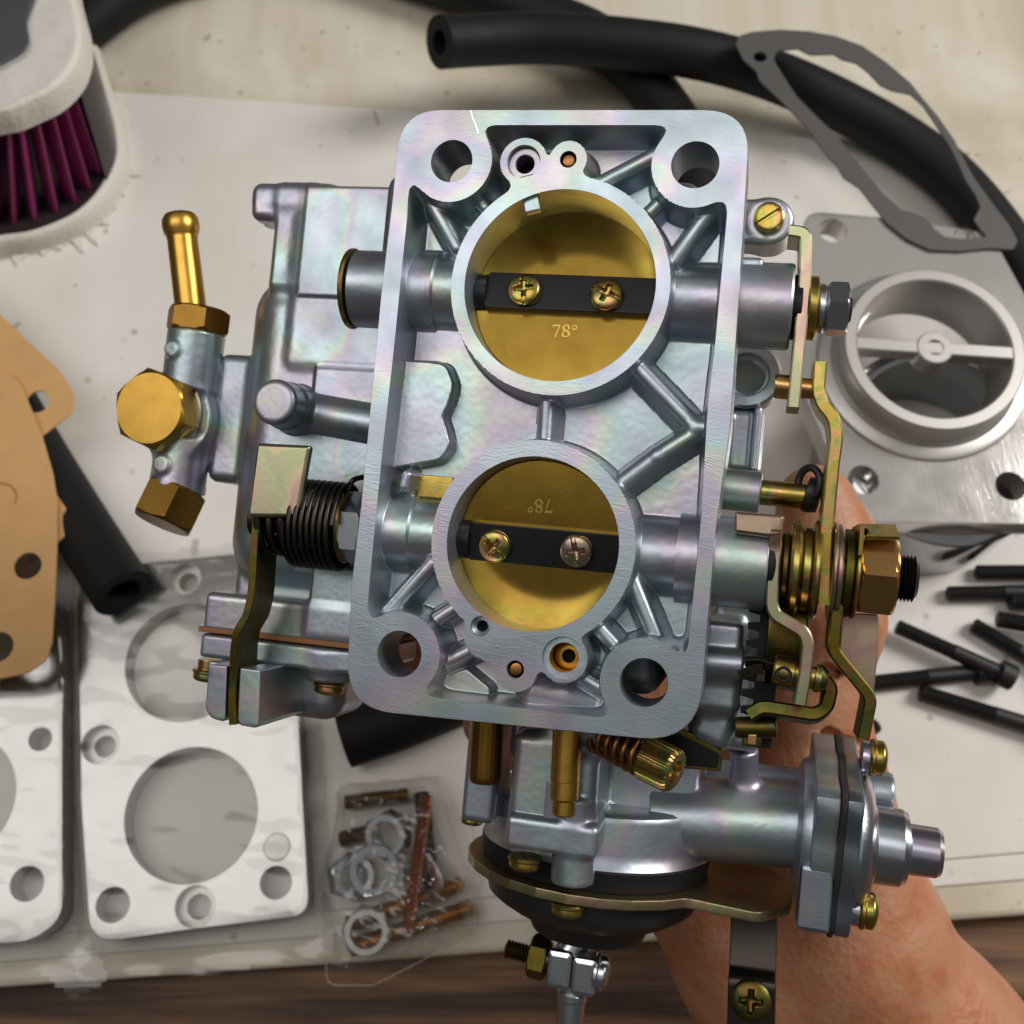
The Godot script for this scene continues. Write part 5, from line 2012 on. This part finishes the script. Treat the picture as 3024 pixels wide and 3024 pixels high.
func alloy_plates() -> void:
	# nearer plate
	var base: Vector3 = Vector3(-108.09, 2.4, 83.25)
	var o := thing("adapter_plate", "shiny alloy plate with two large holes, beside the small bag of nuts", "adapter plate", base, "bagged alloy plates")
	var outline := Geo.soft([Vector2(-150.87, 25.78), Vector2(-77.72, 18.07), Vector2(-69.44, 84.69), Vector2(-62.94, 138.13), Vector2(-130.39, 146.41), Vector2(-139.38, 101.58)], [6, 6, 40, 6, 9, 40])
	var big := [[Vector2(-109.82, 58.11), 20.2], [Vector2(-102.9, 107.69), 21.4]]
	var small := [[Vector2(-112.96, 29.02), 3.4, 5.6], [Vector2(-134.77, 85.55), 3.6, 6.4], [Vector2(-124.62, 135.02), 5.4, 0.0], [Vector2(-98.79, 135.49), 3.9, 6.4], [Vector2(-74.2, 128.44), 5.1, 0.0]]
	var holes := []
	for q in big:
		holes.append(Geo.circle(q[0], q[1], 72))
	for q in small:
		holes.append(ring_hole(q[0], q[2] if q[2] > 0.0 else q[1]))
	var g := Geo.new()
	slab(g, outline, 2.6, 12.4, 0.4, holes)
	part("plate", g, M.aluminium, o, "", base)
	for q in small:
		if q[2] > 0.0:
			g = Geo.new()
			g.washer(Vector3(q[0].x, 2.8, q[0].y), Vector3(q[0].x, 8.0, q[0].y), q[2] + 0.02, q[1], 0.02)
			part("counterbore", g, M.satin_aluminium, o, "", base)
	g = Geo.new()
	g.disc(Vector3(-74.69, 8, 117.7), Vector3(-74.69, 8, 117.7) + Vector3(0, 4.8, 0), 4.4, 0.5)
	part("plug", g, M.satin_aluminium, o, "", base)
	bag("plastic_bag", "clear plastic sleeve round the alloy plate with two large holes", [Vector2(-156.14, 19.23), Vector2(-72.5, 11.44), Vector2(-63.43, 84.77), Vector2(-55.96, 149.12), Vector2(-91.54, 154.82), Vector2(-136.58, 156.61), Vector2(-144.6, 101.64)], [1, 7, 9.5], outline, 12.4, 3)
	# farther plate, cut by the left edge
	base = Vector3(-169.54, 2.4, 100.61)
	o = thing("adapter_plate", "alloy adapter plate partly out of frame under the tan gaskets, in its own sleeve", "adapter plate", base, "bagged alloy plates")
	outline = Geo.soft([Vector2(-234.55, 39.95), Vector2(-155.69, 35.83), Vector2(-149.83, 67.24), Vector2(-139.74, 139.21), Vector2(-148.13, 145.8), Vector2(-210.99, 150.04)], [5, 5, 40, 9, 20, 5])
	small = [[Vector2(-154.8, 83.83), 3.9], [Vector2(-152.35, 128.76), 5.4], [Vector2(-182.97, 143.05), 5.4]]
	holes = [Geo.circle(Vector2(-180.57, 102.41), 20.6, 72), Geo.circle(Vector2(-188.91, 54.68), 20.6, 72)]
	for q in small:
		holes.append(ring_hole(q[0], q[1]))
	g = Geo.new()
	slab(g, outline, 2.6, 12.4, 0.4, holes)
	part("plate", g, M.aluminium, o, "", base)
	bag("plastic_bag", "clear plastic sleeve round the alloy plate at the left edge", [Vector2(-236.18, 30.72), Vector2(-153.47, 27.87), Vector2(-146.94, 67.35), Vector2(-137.26, 139.97), Vector2(-125.28, 156.61), Vector2(-136.56, 162.52), Vector2(-149.95, 153.62), Vector2(-209.23, 156.61)], [1, 6, 9], outline, 12.4, 8)

# thin film that lies over a flat part and sinks to the bench round it
func bag(called: String, label: String, outline: Array, _p: Array, over: PackedVector2Array, top: float, seed_: int) -> void:
	var poly := Geo.soft(outline, 3.0, 3)
	var lo := Vector2(1e6, 1e6)
	var hi := -lo
	for q in poly:
		lo = lo.min(q)
		hi = hi.max(q)
	var f := FastNoiseLite.new()
	f.seed = seed_
	f.frequency = 0.035
	f.fractal_octaves = 2
	f.noise_type = FastNoiseLite.TYPE_CELLULAR
	f.cellular_return_type = FastNoiseLite.RETURN_DISTANCE2_SUB
	var st := 1.6
	var nx := int((hi.x - lo.x) / st) + 2
	var ny := int((hi.y - lo.y) / st) + 2
	var P := PackedVector3Array()
	var ok := PackedByteArray()
	for j in ny:
		for i in nx:
			var q := lo + Vector2(i, j) * st
			var d := poly_d(q, poly)
			var e := poly_d(q, over)
			var wob := absf(f.get_noise_2d(q.x * 0.8, q.y * 1.9)) * 1.3 + 0.1
			var h := lerpf(top + 0.5, 3.2, smoothstep(-0.6, 6.5, e)) + maxf(wob, 0.05)
			P.append(Vector3(q.x, h, q.y))
			ok.append(1 if d < st * 0.6 else 0)
	var T := PackedInt32Array()
	for j in ny - 1:
		for i in nx - 1:
			var k := j * nx + i
			if ok[k] and ok[k + 1] and ok[k + nx] and ok[k + nx + 1]:
				T.append_array([k, k + nx + 1, k + 1, k, k + nx, k + nx + 1])
	var g := Geo.new()
	g.put(P, T, 80.0, false)
	var base := Vector3((lo.x + hi.x) * 0.5, 2.4, (lo.y + hi.y) * 0.5)
	var o := thing(called, label, "plastic bag", base, "clear plastic bags")
	part("film", g, M.clear_film, o, "", base)


# pale tube added round a bag, in place of bright glints on its edge
func seam(poly: PackedVector2Array, h: float, o: Node3D, base: Vector3) -> void:
	var path := []
	for k in poly.size() + 1:
		var q := poly[k % poly.size()]
		path.append(Vector3(q.x, h + sin(k * 1.7) * 0.25, q.y))
	var g := Geo.new()
	g.tube(path, 0.16, 6)
	part("pale_film_edge", g, M.milky_film, o, "", base)

func small_nut(label: String, at: Vector3, flats: float, bore: float, h: float, tilt: Vector3, m: Material, spin := 0.0) -> void:
	var o := thing("nut", label, "nut", at, "nuts in the small bag")
	var g := Geo.new()
	g.nut(Vector3.ZERO - tilt.normalized() * h * 0.5, tilt.normalized() * h * 0.5, flats, bore, spin)
	part("nut_body", g, m, o)

func stud(label: String, a: Vector3, b: Vector3, r: float, m: Material) -> void:
	var o := thing("stud", label, "stud", (a + b) * 0.5, "studs in the small bag")
	var prof := [[0.01, 0.0], [r * 0.8, 0.0]]
	var l: float = (b - a).length()
	var k := 0.4
	while k < l - 0.6:
		prof.append([r, k])
		prof.append([r * 0.84, k + 0.5])
		k += 1.0
	prof.append_array([[r * 0.8, l], [0.01, l]])
	var g := Geo.new()
	g.lathe(a - (a + b) * 0.5, b - a, prof, 20, 20.0)
	part("thread", g, m, o)

func loose_washer(label: String, at: Vector3, r: float, ri: float, tilt: Vector3, h := 1.6) -> void:
	var o := thing("washer", label, "washer", at, "washers in the small bag")
	var g := Geo.new()
	g.washer(Vector3.ZERO, tilt.normalized() * h, r, ri, 0.3)
	part("ring", g, M.bright_steel, o)

func hardware_bag() -> void:
	small_nut("zinc nut at the bottom corner of the small bag, standing open end up", Vector3(-44.99, 12, 142.6), 13.6, 4.9, 8.0, Vector3(0.05, 1, 0.1), M.satin_aluminium, 0.3)
	small_nut("zinc nut at the top of the small bag, leaning beside the copper stud", Vector3(-39.48, 11, 113.8), 13.4, 4.6, 7.0, Vector3(-0.25, 1, 0.2), M.bright_steel)
	small_nut("zinc nut against the left side of the small bag, under crumpled plastic", Vector3(-51.14, 9, 126.61), 13.4, 4.6, 7.0, Vector3(0.4, 1, 0.0), M.bright_steel, 0.2)
	loose_washer("flat zinc washer lying on the nuts in the middle of the small bag", Vector3(-43.45, 13.5, 124.68), 8.0, 5.6, Vector3(0.2, 1, 0.15), 1.2)
	loose_washer("zinc washer tipped on edge right of the copper stud", Vector3(-27.98, 8, 127.38), 8.0, 4.4, Vector3(-0.6, 0.8, 0.3))
	stud("copper coloured stud slanting across the small bag, nearest its right side", Vector3(-27.38, 14, 101.73), Vector3(-32.42, 13, 142.73), 2.2, M.copper)
	stud("brass stud pointing right at the bottom of the small bag, the nearest of two", Vector3(-50.68, 7, 147.78), Vector3(-12.4, 7, 135.63), 3.0, M.brass)
	stud("brass stud lying behind its twin at the bottom of the small bag", Vector3(-51.94, 6.5, 140.81), Vector3(-15.89, 6.5, 128.63), 2.8, M.brass)
	stud("dark stud standing along the upper right edge of the small bag", Vector3(-29.75, 6, 100.11), Vector3(-25.47, 6, 132.13), 2.8, M.black_steel)
	stud("brass stud along the upper left edge of the small bag", Vector3(-54.79, 6, 103.49), Vector3(-34.07, 6, 100.96), 2.6, M.dark_brass)
	stud("brass stud lying across below the upper left one in the small bag", Vector3(-55.9, 6, 115.14), Vector3(-45.72, 6, 112.66), 2.8, M.dark_brass)
	# the bag itself
	var f := FastNoiseLite.new()
	f.seed = 33
	f.frequency = 0.055
	f.noise_type = FastNoiseLite.TYPE_CELLULAR
	f.cellular_return_type = FastNoiseLite.RETURN_DISTANCE2_SUB
	f.fractal_octaves = 2
	var poly := Geo.soft([Vector2(-56.25, 97.65), Vector2(-23.53, 94.95), Vector2(-10.23, 127.44), Vector2(-10.89, 143.09), Vector2(-43.22, 158.57), Vector2(-57.52, 158.57), Vector2(-61.35, 127.44)], 3.0, 3)
	var lo := Vector2(1e6, 1e6)
	var hi := -lo
	for q in poly:
		lo = lo.min(q)
		hi = hi.max(q)
	var st := 1.0
	var nx := int((hi.x - lo.x) / st) + 2
	var ny := int((hi.y - lo.y) / st) + 2
	var P := PackedVector3Array()
	var ok := PackedByteArray()
	for j in ny:
		for i in nx:
			var q := lo + Vector2(i, j) * st
			var d := poly_d(q, poly)
			var fold := absf(f.get_noise_2d(q.x * 1.3 + q.y * 0.6, q.y * 0.7)) + absf(f.get_noise_2d(q.x * 0.8 - q.y * 1.4 + 40.0, q.y * 1.1)) * 0.8
			P.append(Vector3(q.x, lerpf(4.0, 17.0, smoothstep(0.5, -7.0, d)) + fold * 5.0 - 2.0, q.y))
			ok.append(1 if d < st * 0.5 else 0)
	var T := PackedInt32Array()
	for j in ny - 1:
		for i in nx - 1:
			var k := j * nx + i
			if ok[k] and ok[k + 1] and ok[k + nx] and ok[k + nx + 1]:
				T.append_array([k, k + nx + 1, k + 1, k, k + nx, k + nx + 1])
	var g := Geo.new()
	g.put(P, T, 35.0, false)
	var base := Vector3((lo.x + hi.x) * 0.5, 2.4, (lo.y + hi.y) * 0.5)
	var o := thing("plastic_bag", "small crumpled clear bag of nuts, washers and studs in front of the carburetor", "plastic bag", base, "clear plastic bags")
	part("film", g, M.crinkled_film, o, "", base)
	seam(poly, 4.0, o, base)

func adapter() -> void:
	var base: Vector3 = Vector3(158.57, 2.4, -38.41)
	var o := thing("machined_adapter", "machined aluminium adapter with a round collar and cross bar, beside the carburetor", "adapter", base)
	var g := Geo.new()
	var holes := []
	for q in [[Vector2(113.36, -89.16), 5.0], [Vector2(159.75, -86.53), 4.0], [Vector2(113.81, 5.62), 5.0], [Vector2(161.12, 7.82), 5.0]]:
		holes.append(ring_hole(q[0], q[1]))
	holes.append(Geo.circle(Vector2(140.8, -38.4), 25.0, 72))
	slab(g, Geo.soft([Vector2(104.02, -97.57), Vector2(137.89, -94.01), Vector2(169.28, -87.84), Vector2(173.43, -74.85), Vector2(180.14, -53.84), Vector2(176.29, 21.06), Vector2(110.53, 20.16), Vector2(96.06, -29.65)], [7, 20, 5, 4, 8, 8, 8, 20]), 36, 46, 0.5, holes)
	part("base_plate", g, M.brushed_aluminium, o, "", base)
	g = Geo.new()
	var c: Vector3 = Vector3(146.22, 20, -26.01)
	g.lathe(Vector3(c.x, 2.6, c.z + 14), Vector3.UP, [[32, 0], [36, 0], [37, 1.0], [37, 32], [35, 33.2], [32, 33.2], [32, 0]], 96)
	part("round_foot", g, M.chrome, o, "", base)
	# collar
	var t: Vector3 = Vector3(138.11, 58, -36.1)
	g = Geo.new()
	g.lathe(Vector3(t.x, 46, t.z), Vector3.UP, [[25.0, -9.8], [35.6, 0.05], [35.0, 0.9], [33.8, 1.5], [31.4, 2.0], [30.0, 3.2], [29.7, 5.0], [29.5, 8.0], [29.8, 9.0], [29.6, 11.4], [29.0, 12.0], [25.7, 12.0], [25.1, 11.4], [25.0, -9.8]], 112, 24.0)
	part("collar", g, M.satin_aluminium, o, "", base)
	g = Geo.new()
	var dir := Vector3(1, 0, 0.075).normalized()
	g.bar([Vector3(t.x, 55, t.z) - dir * 25.2, Vector3(t.x, 55, t.z) + dir * 25.2], Vector3.UP.cross(dir), 4.5, 5.6, 0.4)
	part("cross_bar", g, M.satin_aluminium, o, "", base)
	g = Geo.new()
	g.lathe(Vector3(t.x, 50, t.z), Vector3.UP, [[2.7, 0], [5.6, 0], [5.9, 0.4], [5.9, 7.7], [5.5, 8.1], [2.9, 8.1], [2.7, 7.8], [2.7, 0]], 40)
	g.disc(Vector3(t.x, 50, t.z), Vector3(t.x, 55, t.z), 2.75, 0.2)
	g.box(Vector3(t.x, 55, t.z), Vector3(0.6, 0.5, 2.4), 0.2, Basis(Vector3.UP, -0.4))
	part("hub", g, M.satin_aluminium, o, "", base)

func metal_gasket() -> void:
	var outer := Geo.soft([Vector2(85.61, -175), Vector2(87.38, -178.8), Vector2(92.41, -180.7), Vector2(103.03, -181.66), Vector2(114.2, -180.23), Vector2(123.7, -177.37), Vector2(132.9, -172.17), Vector2(140.9, -163.75), Vector2(148.55, -153.62), Vector2(152.05, -146.36), Vector2(156.72, -137.41), Vector2(161.08, -126.84), Vector2(163.7, -117.32), Vector2(165.35, -111.34), Vector2(171.79, -97.48), Vector2(175.56, -90.06), Vector2(177.25, -83.95), Vector2(175.48, -80.56), Vector2(167.26, -81.12), Vector2(156.71, -79.91), Vector2(146.39, -80.32), Vector2(138.64, -84.76), Vector2(132.46, -91.29), Vector2(127.79, -99.56), Vector2(124.3, -106.26), Vector2(119.12, -110.91), Vector2(117.19, -116.46), Vector2(113.77, -121.63), Vector2(107.8, -134.75), Vector2(100.07, -146.36), Vector2(93.16, -156.37), Vector2(92.4, -160.97), Vector2(87.69, -167.48)], 1.5, 3)
	var inner := Geo.soft([Vector2(101.41, -171.23), Vector2(108.92, -171.7), Vector2(113.1, -168.42), Vector2(122.05, -168.42), Vector2(124.75, -165.61), Vector2(129.75, -163.75), Vector2(133.7, -159.13), Vector2(137.4, -152.71), Vector2(141.5, -149.98), Vector2(147.88, -148.17), Vector2(151.76, -142.94), Vector2(155.22, -134.31), Vector2(158.98, -124.66), Vector2(161.23, -116.46), Vector2(163, -108.79), Vector2(165.55, -102.9), Vector2(166.38, -97.89), Vector2(163.28, -92.93), Vector2(164.92, -88.83), Vector2(167.2, -85.41), Vector2(157.39, -84.76), Vector2(151.94, -85.57), Vector2(148.89, -88.83), Vector2(146.64, -92.93), Vector2(143.4, -95), Vector2(138.04, -97.06), Vector2(131.89, -104.58), Vector2(127.78, -112.19), Vector2(122.99, -120.76), Vector2(118.86, -129.46), Vector2(112.48, -138.3), Vector2(106.09, -148.17), Vector2(102.46, -157.29), Vector2(99.45, -165.61), Vector2(99.53, -168.42)], 1.2, 3)
	var g := Geo.new()
	slab(g, outer, -0.35, 0.35, 0.0, [inner, Geo.circle(Vector2(94.3, -168.23), 2.6, 20)])
	# the sheet is sprung: it lies on the adapter at its near corner, on the hose at the far one, and bows up along its right side
	var a: Vector3 = Vector3(91.98, 45, -175)
	var b: Vector3 = Vector3(167.56, 45, -83.14)
	for k in g.p.size():
		var q := g.p[k]
		var t := clampf((q - a).dot(b - a) / (b - a).length_squared(), 0.0, 1.0)
		q.y += lerpf(42.8, 46.9, t) + sin(t * PI) * 1.5
		g.p[k] = q
	var base := (a + b) * 0.5
	base.y = 44
	var o := thing("metal_gasket", "thin grey sprung gasket with a long wavy opening, leaning over the hose and adapter", "gasket", base)
	part("gasket_sheet", g, M.grey_gasket, o, "", base)

func bolts_on_bench() -> void:
	var list := [
		[Vector3(163.72, 5, 24.49), Vector3(199.95, 6.5, 24.75), 2.7, "black cap screw lying highest of the loose screws right of the shaft nut"],
		[Vector3(152.57, 5, 32.24), Vector3(186.62, 6.5, 32.09), 2.7, "black cap screw lying level just below the highest one"],
		[Vector3(132.26, 8, 44.79), Vector3(164.57, 9, 60.83), 2.7, "long black cap screw slanting down to a round head, right of the cable lever"],
		[Vector3(159.9, 5, 43.28), Vector3(184.62, 6.5, 60.31), 2.7, "black cap screw slanting down out of the frame under the pile"],
		[Vector3(166.82, 9, 42.42), Vector3(197.62, 10, 48.62), 2.9, "black cap screw on top of the pile at the right edge"],
		[Vector3(173.38, 6, 35.39), Vector3(201.28, 7, 36.62), 2.9, "black cap screw mostly out of frame at the right edge"],
		[Vector3(121.57, 5, 64.01), Vector3(157.77, 5.2, 60.04), 2.8, "black cap screw half behind the cable lever, head towards the right"],
		[Vector3(138.51, 5, 66.91), Vector3(180.29, 6.5, 80.69), 2.9, "black cap screw lying nearest, lowest of the loose screws"],
		[Vector3(122.72, 5, 77.64), Vector3(104.25, 6, 90.71), 2.7, "black cap screw whose tip peeps out beside the diaphragm cover screw"]]
	for q in list:
		var a: Vector3 = q[0]
		var b: Vector3 = q[1]
		var d := (b - a).normalized()
		var l: float = (b - a).length()
		var o := thing("cap_screw", q[3], "screw", a, "loose black cap screws")
		var prof := [[0.01, 0.0], [q[2] * 0.75, 0.0], [q[2] * 0.95, 0.5]]
		var k := 0.9
		while k < l * 0.55:
			prof.append([q[2], k])
			prof.append([q[2] * 0.88, k + 0.4])
			k += 0.8
		prof.append_array([[q[2], k], [q[2], l], [0.01, l]])
		var g := Geo.new()
		g.lathe(Vector3.ZERO, d, prof, 20, 24.0)
		part("shank", g, M.black_oxide, o)
		g = Geo.new()
		g.lathe(d * l, d, [[0, 0], [4.3, 0], [4.5, 0.3], [4.5, 4.8], [4.1, 5.2], [2.6, 5.2], [2.5, 4.9], [2.5, 2.5], [0, 2.5]], 28)
		part("socket_head", g, M.black_oxide, o)

func hand() -> void:
	var b: Array[Prim] = []
	var chain := func(q: Array, r: Array, k: float) -> void:
		for i in q.size() - 1:
			b.append(pcap(q[i], q[i + 1], r[i], r[i + 1], k))
	# wrist, heel and palm
	chain.call([Vector3(168.61, 26.51, 219.92), Vector3(112.84, 44.85, 169.55), Vector3(91.23, 55.91, 145)], [26, 24, 23], 12.0)
	chain.call([Vector3(145.39, 15.99, 231.3), Vector3(87.77, 35.19, 178.54), Vector3(69.35, 48.04, 152.01)], [25, 23, 21], 12.0)
	chain.call([Vector3(91.23, 55.91, 145), Vector3(75.65, 65.7, 115.18), Vector3(58.13, 84.46, 66.57), Vector3(52.2, 92.3, 47.94)], [22, 15, 11, 9.6], 12.0)
	chain.call([Vector3(86.05, 52.77, 147.77), Vector3(63.08, 64.62, 112.3), Vector3(45.33, 80.51, 74.48), Vector3(40.87, 84.95, 65.22)], [20, 14, 11.5, 10], 12.0)
	chain.call([Vector3(75.2, 48.54, 150.63), Vector3(51.79, 61.55, 114.89), Vector3(35.35, 75.07, 86.52), Vector3(30.9, 78.05, 81.26)], [19, 14, 11.5, 10], 12.0)
	chain.call([Vector3(66.64, 47.46, 150.68), Vector3(41.69, 58.5, 120.33), Vector3(26.74, 70.09, 97.28)], [18, 14, 10.5], 12.0)
	# thumb and its ball
	chain.call([Vector3(89.7, 63.7, 138.21), Vector3(78.85, 81, 108.23), Vector3(77.62, 92.06, 86.62)], [21, 17, 13.5], 12.0)
	chain.call([Vector3(77.62, 92.06, 86.62), Vector3(81.41, 102.48, 66.76), Vector3(79.48, 110.88, 49.53), Vector3(77.05, 115.5, 39.75)], [13.5, 13.0, 12.4, 9.8], 5.0)
	chain.call([Vector3(80.6, 108.77, 67), Vector3(79.83, 107.57, 67.38)], [7, 7], 6.0)
	# fingers folded behind the casting
	chain.call([Vector3(52.2, 92.3, 47.94), Vector3(23.44, 99.61, 30.78), Vector3(3.36, 108.57, 23.72), Vector3(-9.02, 116.42, 22.6)], [9.6, 9.0, 8.2, 7.0], 4.0)
	chain.call([Vector3(40.87, 84.95, 65.22), Vector3(9.21, 90.61, 49.67), Vector3(-12.13, 99.49, 42.81), Vector3(-24.14, 108.47, 41.52)], [10, 9.2, 8.4, 7.2], 4.0)
	chain.call([Vector3(30.9, 78.05, 81.26), Vector3(3.45, 82.49, 71.98), Vector3(-16.3, 90.58, 70.2), Vector3(-27.14, 99.93, 73.77)], [10, 9.0, 8.2, 7.2], 4.0)
	chain.call([Vector3(26.74, 70.09, 97.28), Vector3(6.35, 73.11, 94.83), Vector3(-0.85, 79.39, 92.19), Vector3(-7.07, 87.25, 91.04)], [9.6, 8.0, 7.0, 5.8], 4.0)
	# creases of the palm and of the thumb joint
	for q in [[Vector3(62.7, 91.94, 81.08), Vector3(77.87, 102.09, 95.61), Vector3(90.5, 97.98, 99.58)], [Vector3(64.08, 90.06, 86.27), Vector3(77.44, 101.15, 102.58), Vector3(88.52, 97.31, 107.26)], [Vector3(66.37, 88.77, 95.65), Vector3(77.01, 100.01, 110.08), Vector3(87.87, 96.47, 115.44)], [Vector3(71.42, 102.94, 77.18), Vector3(77.58, 108.23, 81.65), Vector3(89.82, 103.15, 79.52)], [Vector3(71.45, 113.71, 62.21), Vector3(78.75, 117.54, 63.97), Vector3(89.83, 114.16, 60.98)]]:
		for i in q.size() - 1:
			b.append(pcap(q[i], q[i + 1], 1.0, 1.0, 3.0, true))
	var base: Vector3 = Vector3(96.98, 55.91, 145)
	var o := thing("person", "bare hand and wrist of a person holding the carburetor from behind, thumb pointing up", "person", base)
	part("hand", nets(b, 1.2), M.skin, o, "", base)
